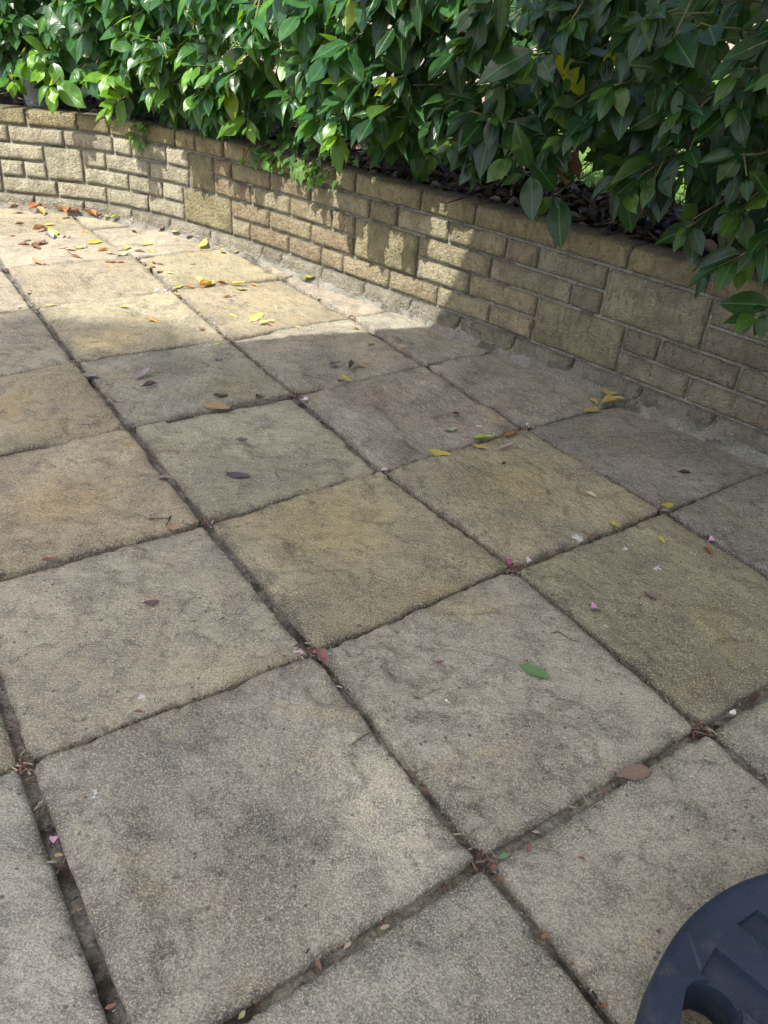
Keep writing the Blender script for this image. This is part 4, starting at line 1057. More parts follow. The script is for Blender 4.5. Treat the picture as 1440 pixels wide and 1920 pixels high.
for k, (s0, lab) in enumerate(SHRUBS):
    bx, by, _ = wpos(s0, -0.30, 0)
    root = empty('hedge_shrub', (bx, by, 0.405)); tag(root, lab, 'shrub', 'shrubs of the clipped hedge')
    R0 = np.array([bx, by, 0.405])
    mine = [l for l in leaves if l[0] == k]
    scored = []
    for l in mine:
        p = l[2][:3, 3]; u, v, d = to_px(p)
        inside = -40 < u < 1480 and -60 < v < 700
        scored.append((0 if inside else 1, l[4], d, l))
    scored.sort(key=lambda t: t[:3])
    hero_l = [t[3] for t in scored if t[0] == 0 and t[1] < 3][:300]
    hid = set(map(id, hero_l))
    for l in hero_l:
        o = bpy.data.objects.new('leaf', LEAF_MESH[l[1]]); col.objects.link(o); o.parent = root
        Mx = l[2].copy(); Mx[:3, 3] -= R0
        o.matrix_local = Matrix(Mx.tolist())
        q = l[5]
        dk = 1.1 if s0 < 2.2 else 0.52  # sun and shade put into the leaf tint, right shrubs darkest
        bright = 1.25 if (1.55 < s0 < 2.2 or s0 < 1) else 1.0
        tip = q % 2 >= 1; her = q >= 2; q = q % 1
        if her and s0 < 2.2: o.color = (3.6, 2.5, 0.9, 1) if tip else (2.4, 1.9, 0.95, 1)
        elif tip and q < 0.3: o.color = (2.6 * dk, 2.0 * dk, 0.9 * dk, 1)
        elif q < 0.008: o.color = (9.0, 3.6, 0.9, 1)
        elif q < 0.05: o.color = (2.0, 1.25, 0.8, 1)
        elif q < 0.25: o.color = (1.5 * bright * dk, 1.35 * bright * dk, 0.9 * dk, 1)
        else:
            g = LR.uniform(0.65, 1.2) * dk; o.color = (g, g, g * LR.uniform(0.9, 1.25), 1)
    rest = [l for l in mine if id(l) not in hid]
    if rest:
        ms = []
        for l in rest:
            Mx = l[2].copy(); Mx[:3, 3] -= R0; ms.append((l[1], Mx))
        f = link('foliage', merged_leaves('foliage', TEMPS, ms, [l[3] for l in rest]), MAT['leaf_mass'], root); f['kind'] = 'stuff'
    # trunk with limbs
    bm = bmesh.new(); thick = {5: 0.026, 4: 0.016, 6: 0.02}.get(k, 0.017)
    lean = LR.uniform(-0.08, 0.08)
    pts = [(0, 0, -0.06), (lean * 0.2, 0.01, 0.1), (lean * 0.6, 0.0, 0.3), (lean, -0.02, 0.6), (lean, 0, 0.95)]
    tube(bm, pts, [thick * 1.25, thick, thick * 0.85, thick * 0.6, thick * 0.25], 10)
    bm_obj('trunk', bm, MAT['bark'], root)
    bm = bmesh.new()
    for b in range(16):
        z = LR.uniform(0.03, 0.85); a = LR.uniform(0, 6.28); r = LR.uniform(0.2, 0.42)
        p0 = Vector((lean * z, 0, z)); p2 = p0 + Vector((math.cos(a) * r, math.sin(a) * r, LR.uniform(0.05, 0.3))); p1 = (p0 + p2) / 2 + Vector((LR.gauss(0, .03), LR.gauss(0, .03), LR.gauss(0.03, .03)))
        tube(bm, [p0, p1, p2], [0.006, 0.0045, 0.002], 5)
    for b in range(150):      # bare inner twigs, dense and dark
        z = LR.uniform(0.02, 0.75); a = LR.uniform(0, 6.28); r = LR.uniform(0.03, 0.32)
        p0 = Vector((math.cos(a) * r, math.sin(a) * r, z)); p1 = p0 + Vector((LR.gauss(0, .09), LR.gauss(0, .09), LR.gauss(0.02, .06))); p2 = p1 + Vector((LR.gauss(0, .07), LR.gauss(0, .07), LR.gauss(0.0, .06)))
        tube(bm, [p0, p1, p2], [0.0026, 0.002, 0.001], 4)
    bm_obj('branches', bm, MAT['twig'], root)['kind'] = 'stuff'
    bm = bmesh.new()
    for (a, b, c) in twigs[k]: tube(bm, [a - R0, b - R0, c - R0], [0.0032, 0.0026, 0.0016], 4)
    bm_obj('twigs', bm, MAT['greentwig'], root)['kind'] = 'stuff'
    if k == 5:              # withered leaves hanging by the thick trunk
        dryt = template_mesh('withered_leaf', leaf_template(1, 0.36, 0.9, 0.2, curl=0.5, wave=1.2), MAT['dry'])
        for q in range(5):
            o = bpy.data.objects.new('withered_leaf', dryt); col.objects.link(o); o.parent = root
            p = np.array(wpos(2.76 + 0.016 * q, -0.02 - 0.02 * q, 0.64 - 0.02 * (q % 2))) - R0
            B = basis(np.array([LR.gauss(0, .15), LR.gauss(0, .15), -1.0]), np.array([*wnorm(2.8), 0.2]))
            Mx = np.eye(4); Mx[:3, :3] = B * 0.10; Mx[:3, 3] = p; o.matrix_local = Matrix(Mx.tolist())
            o.color = (0.26, 0.13, 0.07, 1)

# ------------------------------------------------------------------ ivy on the wall top
def ivy_template():
    out = [(0, 0), (.22, -.10), (.42, .02), (.34, .24), (.50, .40), (.26, .50), (.14, .66), (0, 1.0)]
    pts = [(x, y) for x, y in out] + [(-x, y) for x, y in out[-2:0:-1]]
    vs = [(0, 0.35, 0.03)] + [(x, y, -0.12 * (x * x + (y - .35) ** 2)) for x, y in pts]
    fs = [(0, i + 1, (i + 1) % len(pts) + 1) for i in range(len(pts))]
    return np.array(vs), fs, np.array([(0.5 + v[0] * 0.5, v[1]) for v in vs])
ivt = template_mesh('leaf', ivy_template(), MAT['ivy'])
ivy_root = empty('ivy', wpos(1.7, -0.05, Z_TOP)); tag(ivy_root, 'small-leaved ivy trailing over the wall top in a gap of the hedge', 'ivy')
IR = np.array(wpos(1.7, -0.05, Z_TOP)); ibm = bmesh.new()
for q in range(150):
    s = IVY_S[q % len(IVY_S)] + LR.gauss(0, 0.035); t = LR.random()
    if q < 12: s = 0.80 + LR.gauss(0, 0.03); o = LR.uniform(0.012, 0.03); z = 0.45 - LR.random() * 0.12
    else:
        z = 0.41 + 0.2 * t ** 1.5 * (1 - abs(s - 1.72) / 0.35) if abs(s - 1.72) < 0.35 else 0.41
        z += LR.uniform(-0.03, 0.02); o = 0.045 - t * 0.16 + LR.gauss(0, 0.02)
        if z < Z_TOP + 0.012: o = max(o, 0.022)
    p = np.array(wpos(s, o, z)); nn = wnorm(s)
    d = np.array([nn[0] * 0.3 + LR.gauss(0, .5), nn[1] * 0.3 + LR.gauss(0, .5), -0.7 + LR.gauss(0, .3)])
    B = basis(d, np.array([nn[0] + LR.gauss(0, .2), nn[1] + LR.gauss(0, .2), 0.7]))
    Mx = np.eye(4); Mx[:3, :3] = B * LR.uniform(0.028, 0.050); Mx[:3, 3] = p - IR
    o_ = bpy.data.objects.new('leaf', ivt); col.objects.link(o_); o_.parent = ivy_root; o_.matrix_local = Matrix(Mx.tolist())
    g = LR.uniform(0.8, 1.7) if LR.random() < 0.75 else 2.6
    o_.color = (g, g, g * 0.8, 1)
    if q % 3 == 0:
        e = np.array(wpos(s + LR.gauss(0, .04), min(o, 0.01) - 0.05, Z_TOP + 0.01)) - IR
        tube(ibm, [e, (e + p - IR) / 2 + np.array([0, 0, 0.02]), p - IR], [0.0022, 0.0018, 0.0012], 5)
bm_obj('stems', ibm, MAT['twig'], ivy_root)['kind'] = 'stuff'

# ------------------------------------------------------------------ leaf litter on the soil
def litter():
    T = [leaf_template(1, 0.4, 0.6, 0.3, curl=0.6, wave=1.0, ny=4), leaf_template(1, 0.42, 0.2, -0.3, wave=1.0, ny=4), leaf_template(1, 0.36, 1.0, 0.2, curl=0.9, ny=4)]
    ms, rn = [], []
    for q in range(1500):
        s = LR.uniform(0.2, 4.2) if q < 500 else LR.uniform(1.9, 3.7); o = LR.uniform(0.085, 0.6)
        p = np.array(wpos(s, -o, 0.41 + 0.03 * o + LR.uniform(0, 0.022)))
        a = LR.uniform(0, 6.28)
        B = basis(np.array([math.cos(a), math.sin(a), LR.gauss(0, .3)]), np.array([LR.gauss(0, .5), LR.gauss(0, .5), 1]))
        Mx = np.eye(4); Mx[:3, :3] = B * LR.uniform(0.04, 0.085); Mx[:3, 3] = p
        ms.append((LR.randrange(3), Mx)); rn.append(LR.random())
    return merged_leaves('leaf_litter', T, ms, rn)
lt = link('leaf_litter', litter(), mat_bits('dead_leaves', [(0.05, 0.034, 0.025), (0.085, 0.055, 0.036), (0.14, 0.095, 0.06), (0.06, 0.05, 0.045), (0.21, 0.17, 0.12), (0.11, 0.07, 0.05), (0.03, 0.024, 0.02)], 0.6))
tag(lt, 'brown dead leaves lying thick on the soil under the hedge', 'leaf litter', kind='stuff')

# ------------------------------------------------------------------ grey pot behind the wall at the left
def pot_mat():
    M = Mat('pot_glaze'); tc = M.node('ShaderNodeTexCoord'); sp = M.node('ShaderNodeSeparateXYZ'); M.l.new(tc.outputs['Object'], sp.inputs[0])
    an = M.math('MULTIPLY', M.math('ARCTAN2', sp.outputs[1], sp.outputs[0]), 0.065)
    a = M.math('PINGPONG', M.math('MULTIPLY', M.math('ADD', an, M.math('MULTIPLY', sp.outputs[2], 0.6)), 55), 0.5)
    b = M.math('PINGPONG', M.math('MULTIPLY', M.math('SUBTRACT', an, M.math('MULTIPLY', sp.outputs[2], 0.6)), 55), 0.5)
    g = M.math('MINIMUM', M.ramp(a, 0, 0.09), M.ramp(b, 0, 0.09))
    M.set(**{'Base Color': M.mixc(g, (0.40, 0.42, 0.43), (0.30, 0.315, 0.33)), 'Roughness': 0.6, 'Normal': M.bump(g, 0.8, 0.003)})
    return M.m
def lathe(bm, prof, n=40, c=(0, 0)):
    rings = [[bm.verts.new((c[0] + r * math.cos(2 * math.pi * k / n), c[1] + r * math.sin(2 * math.pi * k / n), z)) for k in range(n)] for r, z in prof]
    for a, b in zip(rings[:-1], rings[1:]):
        for k in range(n): bm.faces.new((a[k], a[(k + 1) % n], b[(k + 1) % n], b[k]))
    return rings
bm = bmesh.new()
R = lathe(bm, [(0.052, 0.0), (0.058, 0.002), (0.061, 0.012), (0.080, 0.20), (0.085, 0.205), (0.086, 0.225), (0.080, 0.227), (0.075, 0.20), (0.070, 0.18)])
bm.faces.new(R[0][::-1])
px, py = -1.775, 4.095
pot = empty('plant_pot', (px, py, 0.418)); tag(pot, 'small grey pot with a diamond lattice, standing behind the curved wall at left', 'pot')
pm = pot_mat()
bm_obj('body', bm, pm, pot)
bm = bmesh.new(); R = lathe(bm, [(0.001, 0.186), (0.03, 0.19), (0.073, 0.185)], 30); bm_obj('compost', bm, MAT['soil'], pot)
bm = bmesh.new(); R = lathe(bm, [(0.001, -0.004), (0.068, -0.004), (0.070, 0.008), (0.064, 0.008), (0.062, 0.001)], 36); bm_obj('saucer', bm, mat_noise('saucer', (0.05, 0.05, 0.055), (0.08, 0.08, 0.085), 20, 0.6), pot)

# ------------------------------------------------------------------ cantilever parasol: base in view, canopy above the frame
BC = (0.627, 0.306); BR = 0.326; BH = 0.07
def base_material():
    M = Mat('blue_black_plastic'); tc = M.node('ShaderNodeTexCoord')
    n = M.noise(tc.outputs['Object'], 420, 2, 0.6); d = M.noise(tc.outputs['Object'], 9, 4, 0.6); s = M.voro(tc.outputs['Object'], 70).outputs['Distance']
    c = M.mixc(M.ramp(d, 0.35, 0.7), (0.014, 0.023, 0.044), (0.022, 0.034, 0.062))
    c = M.mixc(M.math('MULTIPLY', M.ramp(s, 0.05, 0.09, 1, 0), M.ramp(d, 0.5, 0.6)), c, (0.25, 0.27, 0.3))
    mps = M.node('ShaderNodeMapping'); mps.inputs['Scale'].default_value = (1, 0.08, 1); mps.inputs['Rotation'].default_value = (0, 0, 0.7); M.l.new(tc.outputs['Object'], mps.inputs['Vector'])
    c = M.mixc(M.ramp(M.noise(mps.outputs[0], 160, 2, 0.6), 0.66, 0.74, 0, 0.35), c, (0.10, 0.12, 0.15))
    c = M.mixc(M.ramp(M.noise(tc.outputs['Object'], 26, 4, 0.75), 0.52, 0.75, 0, 0.30), c, (0.12, 0.115, 0.10))
    M.set(**{'Base Color': c, 'Roughness': M.ramp(n, 0.3, 0.7, 0.5, 0.7), 'Normal': M.bump(n, 0.6, 0.002)})
    M.b.inputs['Specular IOR Level'].default_value = 0.35
    return M.m
MAT['base'] = base_material()
parasol = empty('parasol', (BC[0], BC[1], 0.006)); tag(parasol, 'cantilever parasol on a round blue-black slotted base, its canopy above the picture', 'parasol')
def prism(bm, poly, z0, z1):
    lo = [bm.verts.new((x, y, z0)) for x, y in poly]; hi = [bm.verts.new((x, y, z1)) for x, y in poly]
    n = len(poly); bm.faces.new(lo[::-1]); bm.faces.new(hi)
    for k in range(n): bm.faces.new((lo[k], lo[(k + 1) % n], hi[(k + 1) % n], hi[k]))
def base_mesh():
    bm = bmesh.new()
    R = lathe(bm, [(BR - 0.004, 0.0), (BR, 0.006), (BR, BH - 0.016), (BR - 0.002, BH - 0.008), (BR - 0.007, BH - 0.002), (BR - 0.014, BH)], 128)
    bm.faces.new(R[0][::-1]); bm.faces.new(R[-1])
    a = bpy.data.meshes.new('a'); bm.normal_update(); bm.to_mesh(a); bm.free()
    A = bpy.data.objects.new('a', a); col.objects.link(A)
    cut = bmesh.new()
    def rel(p): return np.array(p) - np.array(BC)
    d = np.array([0.70, -0.714]); 
    def rotp(p, q): c, s = math.cos(q), math.sin(q); return (p[0] * c - p[1] * s, p[0] * s + p[1] * c)
    strips = [((.493, .559), (.461, .538), 0.17), ((.426, .508), (.399, .477), 0.15)]
    for q in range(4):
        an = q * math.pi / 2
        for P, Q, ln in strips:
            P, Q = rel(P), rel(Q)
            poly = [P, P + d * ln, Q + d * (ln + 0.01), Q]
            poly = [rotp(p, an) for p in poly]
            ar = sum(poly[k][0] * poly[(k + 1) % 4][1] - poly[(k + 1) % 4][0] * poly[k][1] for k in range(4))
            prism(cut, poly if ar > 0 else poly[::-1], BH - 0.011, BH + 0.02)
    cut2 = bmesh.new()
    for q in range(4):
        an = q * math.pi / 2
        cc = rel((.386, .402)); t = np.array([0.40, 0.917]); t /= np.linalg.norm(t); nn = np.array([-t[1], t[0]])
        poly = []
        for k in range(40):
            th = 2 * math.pi * k / 40
            c, s = math.cos(th), math.sin(th)
            poly.append(rotp(cc + t * (0.040 * (1 if s > 0 else -1) + 0.031 * s) + nn * 0.031 * c, an))
        ar = sum(poly[k][0] * poly[(k + 1) % 40][1] - poly[(k + 1) % 40][0] * poly[k][1] for k in range(40))
        prism(cut2, poly if ar > 0 else poly[::-1], -0.02, BH + 0.03)
    for cb in (cut, cut2):
        m = bpy.data.meshes.new('c'); bmesh.ops.recalc_face_normals(cb, faces=cb.faces); cb.to_mesh(m); cb.free()
        O = bpy.data.objects.new('c', m); col.objects.link(O)
        md = A.modifiers.new('b', 'BOOLEAN'); md.object = O; md.operation = 'DIFFERENCE'; md.solver = 'EXACT'
    bv = A.modifiers.new('bev', 'BEVEL'); bv.width = 0.0011; bv.segments = 2; bv.limit_method = 'ANGLE'; bv.angle_limit = math.radians(40)
    dg = bpy.context.evaluated_depsgraph_get(); ev = A.evaluated_get(dg)
    me = bpy.data.meshes.new_from_object(ev)
    for o in [o for o in col.objects if o.name.split('.')[0] in ('a', 'c')]: bpy.data.objects.remove(o)
    me.name = 'base'
    return me
bo = link('base', base_mesh(), MAT['base'], parasol, smooth=False)
bo.data.set_sharp_from_angle(angle=math.radians(35)); bo.data.polygons.foreach_set('use_smooth', [True] * len(bo.data.polygons))
# canopy: a square whose shadow edge falls across the patio
ED = np.array([0.92, 0.39]); ED /= np.linalg.norm(ED); EN = np.array([ED[1], -ED[0]])
SH0 = np.array([-0.263, 2.54])                     # a point on the shadow's far edge
CZ = 2.25; SIDE = 3.2
left = SH0 - ED * 0.30
sh = [left, left + ED * SIDE, left + ED * SIDE + EN * SIDE, left + EN * SIDE]
off = np.array([LDIR.x / LDIR.z, LDIR.y / LDIR.z])
corner = [p + off * CZ for p in sh]
ctr = sum(corner) / 4
met = mat_noise('grey_aluminium', (0.10, 0.105, 0.115), (0.13, 0.135, 0.145), 6, 0.4)
Mf = Mat('canopy_fabric'); Mf.set(**{'Base Color': (0.62, 0.58, 0.50), 'Roughness': 0.9})
trn = Mf.node('ShaderNodeBsdfTranslucent'); trn.inputs['Color'].default_value = (0.74, 0.66, 0.54, 1)
mxs = Mf.node('ShaderNodeMixShader'); mxs.inputs[0].default_value = 0.5
Mf.l.new(Mf.b.outputs[0], mxs.inputs[1]); Mf.l.new(trn.outputs[0], mxs.inputs[2]); Mf.l.new(mxs.outputs[0], Mf.out.inputs['Surface'])
O3 = np.array([BC[0], BC[1], 0.006])
bm = bmesh.new()
apex = bm.verts.new(np.array([*ctr, CZ + 0.42]) - O3)
N = 12; prev = None; ringv = []
for k in range(4):
    for t in range(N):
        p = corner[k] * (1 - t / N) + corner[(k + 1) % 4] * (t / N)
        ringv.append(bm.verts.new(np.array([*p, CZ]) - O3))
for k in range(len(ringv)): bm.faces.new((ringv[k], ringv[(k + 1) % len(ringv)], apex))
low = [bm.verts.new(v.co + Vector((0, 0, -0.14))) for v in ringv]
for k in range(len(ringv)): bm.faces.new((low[k], low[(k + 1) % len(low)], ringv[(k + 1) % len(low)], ringv[k]))
bm_obj('canopy', bm, Mf.m, parasol, smooth=False)
for k in range(4):
    for tgt in (corner[k], (corner[k] + corner[(k + 1) % 4]) / 2):
        bm = bmesh.new(); tube(bm, [np.array([*ctr, CZ + 0.40]) - O3, np.array([*tgt, CZ - 0.012]) - O3], [0.011, 0.009], 8); bm_obj('rib', bm, met, parasol)
bm = bmesh.new(); tube(bm, [(0, 0, BH - 0.004), (0, 0, 2.72)], [0.032, 0.032], 20); bm_obj('pole', bm, met, parasol)
bm = bmesh.new(); tube(bm, [(0, 0, 2.70), np.array([*ctr, CZ + 0.62]) - O3, np.array([*ctr, CZ + 0.40]) - O3], [0.026, 0.026, 0.02], 14); bm_obj('arm', bm, met, parasol)
bm = bmesh.new(); lathe(bm, [(0.001, BH + 0.002), (0.06, BH + 0.002), (0.06, BH + 0.02), (0.045, BH + 0.05), (0.033, BH + 0.06)], 32); bm_obj('collar', bm, met, parasol)

# ------------------------------------------------------------------ fallen leaves, petals and twigs
COL = {'y': (0.60, 0.50, 0.06), 'yp': (0.62, 0.58, 0.20), 'yg': (0.42, 0.50, 0.10), 'yo': (0.66, 0.36, 0.03), 'yt': (0.50, 0.37, 0.10), 'yd': (0.52, 0.41, 0.10),
       'po': (0.60, 0.37, 0.20), 'or': (0.55, 0.20, 0.06), 'ob': (0.36, 0.15, 0.055), 'rb': (0.34, 0.15, 0.10), 'rb2': (0.30, 0.14, 0.11), 'dr': (0.16, 0.03, 0.03),
       'br': (0.20, 0.11, 0.07), 'bl': (0.30, 0.20, 0.13), 'ta': (0.48, 0.38, 0.25), 'tn': (0.50, 0.32, 0.14), 'gr': (0.30, 0.27, 0.25), 'gb': (0.23, 0.17, 0.14),
       'dg': (0.12, 0.10, 0.10), 'db': (0.10, 0.065, 0.05), 'pb': (0.13, 0.075, 0.085), 'pb2': (0.26, 0.15, 0.14), 'pu': (0.60, 0.48, 0.68), 'pu2': (0.17, 0.11, 0.15),
       'pg': (0.44, 0.50, 0.28), 'pg2': (0.42, 0.33, 0.31), 'wh': (0.74, 0.71, 0.64), 'cr': (0.62, 0.54, 0.28), 'pk': (0.72, 0.52, 0.58), 'pk2': (0.66, 0.30, 0.52), 'pk3': (0.55, 0.27, 0.26),
       'mg': (0.62, 0.05, 0.24), 'gn': (0.20, 0.40, 0.14), 'gn2': (0.04, 0.13, 0.05)}
CNAME = {'y': 'yellow', 'yp': 'pale yellow', 'yg': 'yellow-green', 'yo': 'orange-yellow', 'yt': 'yellowish tan', 'yd': 'dry yellow', 'po': 'pale orange', 'or': 'orange-red', 'ob': 'orange-brown',
         'rb': 'red-brown', 'rb2': 'pinkish brown', 'dr': 'dark red', 'br': 'brown', 'ta': 'tan', 'gr': 'grey', 'gb': 'grey-brown', 'db': 'dark brown', 'pb': 'purple-brown', 'pu': 'lilac', 'pg': 'pale green',
         'pg2': 'pinkish grey', 'pk': 'pale pink', 'wh': 'white'}
FT = [leaf_template(1, 0.44, 0.25, 0.10, wave=0.4), leaf_template(1, 0.40, 0.75, -0.28, curl=0.3, wave=0.6), leaf_template(1, 0.36, 1.3, -0.10, curl=0.5, wave=0.8), leaf_template(1, 0.50, 0.15, -0.22, wave=0.7)]
def petal_template():
    vs, fs, uv = [], [], []
    n = 14
    vs.append((0, 0.5, 0.0)); uv.append((0.5, 0.5))
    for ring in (0.5, 1.0):
        for k in range(n):
            a = 2 * math.pi * k / n; r = ring * (0.42 + 0.09 * math.sin(3 * a + 0.5) + 0.04 * math.sin(7 * a))
            vs.append((r * math.cos(a), 0.5 + r * math.sin(a) * 0.85, ring * ring * (0.16 + 0.14 * math.sin(2 * a + 1) + 0.09 * math.sin(5 * a)))); uv.append((0.5, 0.5))
    for k in range(n):
        q = (k + 1) % n; fs.append((0, k + 1, q + 1)); fs.append((k + 1, k + 1 + n, q + 1 + n)); fs.append((k + 1, q + 1 + n, q + 1))
    return np.array(vs), fs, np.array(uv)
def with_stalk(t):
    v, f, uv = t
    b = len(v); v = np.vstack([v, [(-0.012, 0.02, 0), (0.012, 0.02, 0), (0.02, -0.2, 0.05)]]); uv = np.vstack([uv, [(0.5, 0), (0.5, 0), (0.5, 0)]])
    return v, list(f) + [(b, b + 1, b + 2)], uv
FM = []
for t in FT:
    t = with_stalk(t)
    me = mesh_from('fallen_leaf', t[0] - np.array([0, 0.5, 0]), t[1], t[2]); me.materials.append(MAT['dry'])
    z = np.array([v.co.z for v in me.vertices]); zmin = z.min()
    for v in me.vertices: v.co.z -= zmin
    me.polygons.foreach_set('use_smooth', [True] * len(me.polygons)); FM.append(me)
t = petal_template(); PM = mesh_from('fallen_petal', t[0] - np.array([0, 0.5, 0]), t[1], t[2]); PM.materials.append(MAT['dry'])
zz = min(v.co.z for v in PM.vertices)
for v in PM.vertices: v.co.z -= zz
CHIP = None
def surface_z(x, y):
    best = min(SLABS.values(), key=lambda s: np.linalg.norm(s[0] - np.array((x, y))))
    return best[1] + 0.0035
FR = random.Random(3)
ORD = 'first second third fourth fifth sixth seventh eighth ninth tenth eleventh twelfth thirteenth fourteenth fifteenth sixteenth seventeenth eighteenth nineteenth twentieth'.split()
def zone(u, v):
    if v < 420 and u < 260: return 'along the foot of the curved wall'
    if v < 625 and u < 260: return 'in the sunlit litter at far left'
    if v < 625: return 'in the sunlit litter along the middle joint'
    if v < 780 and u > 1090: return 'in the heap at the wall foot'
    if v < 900: return 'lying in the shade on the middle slabs'
    if v < 1300: return 'in the lower half of the shade'
    return 'caught in the joints of the front slabs'
groups = {}
for f in FALLEN:
    if not f[5]: groups.setdefault((f[4], zone(f[6], f[7])), []).append((f[6], f[7]))
for g_ in groups.values(): g_.sort()
petals = ('pk', 'pk2', 'pk3', 'mg', 'pu', 'wh')
for (x, y, l, a, ty, lab, u, v) in FALLEN:
    is_p = ty in petals and not ('leaf' in lab)
    name = 'fallen_petal' if ty in ('pk', 'pk2', 'pk3', 'mg', 'pu') else ('white_flake' if ty == 'wh' and 'leaf' not in lab else 'fallen_leaf')
    kind = {'gn': 0, 'gn2': 0, 'bl': 0, 'dg': 2, 'db': 2, 'tn': 0, 'pu2': 3, 'y': FR.choice([0, 1, 3])}.get(ty, FR.randrange(4))
    if u == 819: kind = 3
    o = bpy.data.objects.new(name, PM if is_p else FM[kind]); col.objects.link(o)
    z = surface_z(x, y)
    # lift anything that lies on the cement strip at the wall foot
    ss = np.arange(-0.4, 4.2, 0.03); s = ss[np.argmin([np.hypot(*(wpt(q) - np.array((x, y)))) for q in ss])]
    dist = (np.array((x, y)) - wpt(s)) @ wnorm(s)
    if dist < 0.025:
        x, y = wpt(s) + wnorm(s) * 0.03; dist = 0.03
    if dist < 0.08: z = max(z, 0.010 + 0.024 * max(0, 1 - dist / 0.06) ** 1.7)
    if 'hole of' in lab: z = surface_z(x, y) + 0.002
    o.location = (x, y, z)
    l = max(l, 0.012)
    flip = math.pi if FR.random() < 0.5 else 0
    o.rotation_euler = (FR.gauss(0, 0.10), FR.gauss(0, 0.12), a - math.pi / 2 + flip)
    sc = l * (1.0 if is_p else 1.06) * (1.15 if v < 625 else 1.0)
    o.scale = (sc * FR.uniform(0.85, 1.15), sc, sc * (0.85 if not is_p else 0.7))
    c = COL[ty]; k = FR.uniform(0.78, 1.02); gy = (c[0] + c[1] + c[2]) / 3 * 0.14
    o.color = tuple((q * 0.86 + gy) * k for q in c) + (1,)
    cat = 'petal' if name == 'fallen_petal' else ('flake' if name == 'white_flake' else 'leaf')
    if not lab:
        cn = CNAME.get(ty, 'brown'); noun = {'petal': 'petal', 'flake': 'flake', 'leaf': 'leaf'}[cat]
        where = zone(u, v); mates = groups[(ty, where)]; k = mates.index((u, v))
        lab = f'small {cn} {noun} {where}' if len(mates) == 1 else (f'{ORD[k]} small {cn} {noun} from the left {where}')
        tag(o, lab, cat, f'small {cn} {noun} {where}'[:60])
    else: tag(o, lab, cat, 'fallen leaves and petals on the patio')
TW_LAB = ['forked thin twig beside the wide joint at the left', 'short straight twig on the left slab in half shade', 'crooked forked twig over the joint at the left', 'thin dark twig on the corner of a front slab',
          'curved reddish stalk on the front slab near the green leaf', 'tiny bent stalk above the green leaf', 'fine twig on the greenish slab in the middle', 'short stalk at the joint crossing on the right',
          'dark twig in the joint at the bottom edge', 'thin pale stalk in the dirty joint at the bottom', 'tiny hooked stalk right of the green leaf', 'dark stalk at the joint crossing on the lower left']
for pl, lab in zip(TWIGS, TW_LAB):
    bm = bmesh.new(); x0, y0 = pl[0]; z0 = surface_z(x0, y0)
    pts = [(x - x0, y - y0, 0.001 + 0.002 * (k % 2)) for k, (x, y) in enumerate(pl)]
    tube(bm, pts, [0.0013] * (len(pts) - 1) + [0.0007], 5)
    o = bm_obj('twig', bm, MAT['twig'], None, (x0, y0, z0 + 0.001)); tag(o, lab, 'twig', 'twigs on the patio')
# a small scaly bud on the front slab
def bud():
    bm = bmesh.new(); lathe(bm, [(0.0003, 0), (0.002, .001), (0.0018, .003), (0.0026, .0035), (0.0022, .006), (0.0029, .0065), (0.0024, .009), (0.0028, .0095), (0.0022, .012), (0.0024, .0125), (0.0004, .017)], 10)
    return bm
o = bm_obj('fallen_bud', bud(), mat_noise('bud', (0.12, 0.06, 0.035), (0.25, 0.14, 0.08), 300, 0.8))
bx, by = BUD; o.location = (bx, by, surface_z(bx, by) + 0.003); o.rotation_euler = (0, math.radians(86), 0.2)
tag(o, 'small brown ringed bud left of the green leaf on the front slab', 'bud')

# ------------------------------------------------------------------ the house across the lawn, seen only through gaps in the hedge
def box(name, x0, x1, y0, y1, z0, z1, mat, parent, bev=0.0):
    bm = bmesh.new(); bmesh.ops.create_cube(bm, size=1.0, matrix=Matrix.Translation(((x0 + x1) / 2, (y0 + y1) / 2, (z0 + z1) / 2)) @ Matrix.Diagonal((x1 - x0, y1 - y0, z1 - z0, 1)))
    if bev: bmesh.ops.bevel(bm, geom=bm.edges[:], offset=bev, segments=1, affect='EDGES')
    return bm_obj(name, bm, mat, parent, smooth=False)
def house_mat():
    M = Mat('pale_brickwork'); tc = M.node('ShaderNodeTexCoord'); b = M.node('ShaderNodeTexBrick'); M.l.new(tc.outputs['Object'], b.inputs['Vector'])
    mp = M.node('ShaderNodeMapping'); mp.inputs['Rotation'].default_value = (math.pi / 2, 0, 0); M.l.new(tc.outputs['Object'], mp.inputs['Vector']); M.l.new(mp.outputs[0], b.inputs['Vector'])
    b.inputs['Color1'].default_value = (0.5, 0.33, 0.26, 1); b.inputs['Color2'].default_value = (0.42, 0.27, 0.21, 1); b.inputs['Mortar'].default_value = (0.5, 0.47, 0.42, 1)
    b.inputs['Scale'].default_value = 1.0; b.inputs['Brick Width'].default_value = 0.225; b.inputs['Row Height'].default_value = 0.075; b.inputs['Mortar Size'].default_value = 0.01
    M.set(**{'Base Color': b.outputs[0], 'Roughness': 0.9}); return M.m
house = empty('house', (1.5, 13.0, 0.43)); tag(house, 'pale brick house far across the lawn behind the hedge', 'house')
hm = house_mat()
box('wall', -6.5, 6.5, 0, 6, 0, 4.9, hm, house)
bm = bmesh.new()
vs = [bm.verts.new(p) for p in [(-6.9, -0.4, 4.8), (6.9, -0.4, 4.8), (6.9, 6.4, 4.8), (-6.9, 6.4, 4.8), (-6.9, 3, 7.2), (6.9, 3, 7.2)]]
for f in ((0, 1, 5, 4), (2, 3, 4, 5), (1, 2, 5), (3, 0, 4), (3, 2, 1, 0)): bm.faces.new([vs[k] for k in f])
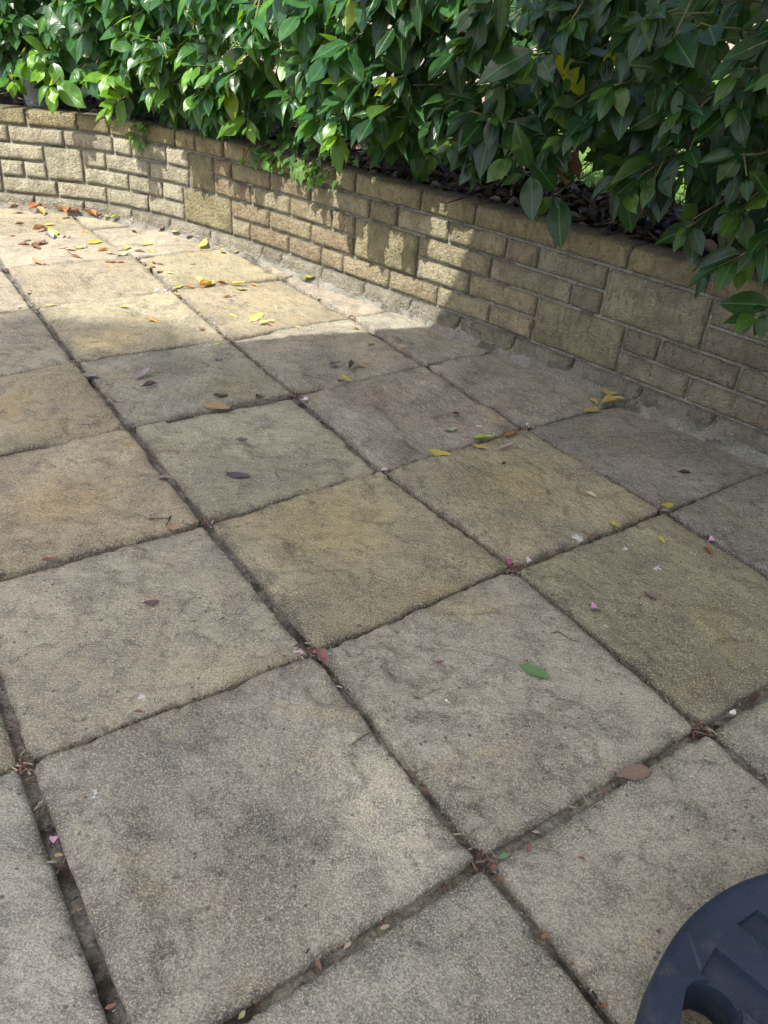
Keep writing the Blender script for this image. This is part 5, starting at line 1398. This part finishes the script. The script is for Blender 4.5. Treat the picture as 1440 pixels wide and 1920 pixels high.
bm_obj('roof', bm, mat_noise('roof_tiles', (0.12, 0.07, 0.055), (0.2, 0.12, 0.09), 9, 0.9), house, smooth=False)
wf = mat_noise('white_frame', (0.7, 0.7, 0.68), (0.78, 0.78, 0.76), 5, 0.5)
Mg = Mat('window_glass'); Mg.set(**{'Base Color': (0.03, 0.04, 0.05), 'Roughness': 0.06})
for x in (-4.6, -1.6, 1.6, 4.4):
    for z in (0.9, 3.1):
        w = box('window', x - 0.75, x + 0.75, -0.04, 0.05, z, z + 1.2, wf, house)
        box('pane', x - 0.66, x - 0.03, -0.052, -0.03, z + 0.09, z + 1.11, Mg.m, w); box('pane', x + 0.03, x + 0.66, -0.052, -0.03, z + 0.09, z + 1.11, Mg.m, w)
d = box('door', -0.45, 0.45, -0.05, 0.04, 0, 2.05, mat_noise('door_paint', (0.05, 0.10, 0.07), (0.07, 0.12, 0.08), 5, 0.5), house)
box('handle', 0.30, 0.36, -0.10, -0.05, 0.98, 1.10, met, d)

# ------------------------------------------------------------------ an unseen tree added behind the viewer to shade the left of the patio
def tree():
    h = 14.5; shadow_c = np.array([-1.35, 0.02])
    c = np.array([shadow_c[0] + off[0] * h, shadow_c[1] + off[1] * h, h]); c2 = (c[0] - 0.4, c[1] - 0.3)
    root = empty('added_shade_tree', (c2[0], c2[1], -0.1)); tag(root, 'unseen leafy tree added behind the viewer, shading the left of the patio', 'tree')
    R0 = np.array([c2[0], c2[1], -0.1]); TR = random.Random(9)
    bm = bmesh.new(); tube(bm, [(0, 0, 0), (0.05, 0, 4), (0.1, 0.05, 9), (0.3, 0.2, 13.5)], [0.26, 0.2, 0.15, 0.05], 14); bm_obj('trunk', bm, MAT['bark'], root)
    for k in range(9):
        a = TR.uniform(0, 6.28); z = TR.uniform(10.5, 13); r = TR.uniform(1.2, 2.2)
        bm = bmesh.new(); p0 = Vector((0.15, 0.1, z)); p2 = p0 + Vector((math.cos(a) * r, math.sin(a) * r, TR.uniform(0.8, 1.8))); tube(bm, [p0, (p0 + p2) / 2 + Vector((0, 0, 0.2)), p2], [0.07, 0.05, 0.02], 8); bm_obj('limb', bm, MAT['bark'], root)
    T = [leaf_template(1, 0.6, 0.2, 0.2, ny=3)]; ms, rn = [], []
    while len(ms) < 14000:
        v = np.array([TR.gauss(0, 1) for _ in range(3)]); v /= np.linalg.norm(v); v *= TR.random() ** 0.36
        p = v * np.array([2.35, 2.35, 1.7])
        if noise.noise((p[0] * 0.9, p[1] * 0.9, p[2] * 0.9)) < -0.32: continue
        B = basis(np.array([TR.gauss(0, 1), TR.gauss(0, 1), -0.4]), np.array([TR.gauss(0, .5), TR.gauss(0, .5), 1]))
        Mx = np.eye(4); Mx[:3, :3] = B * TR.uniform(0.16, 0.26); Mx[:3, 3] = c + p - R0; ms.append((0, Mx)); rn.append(TR.random())
    cr = link('crown', merged_leaves('crown', T, ms, rn), MAT['leaf_mass'], root); cr['kind'] = 'stuff'
tree()
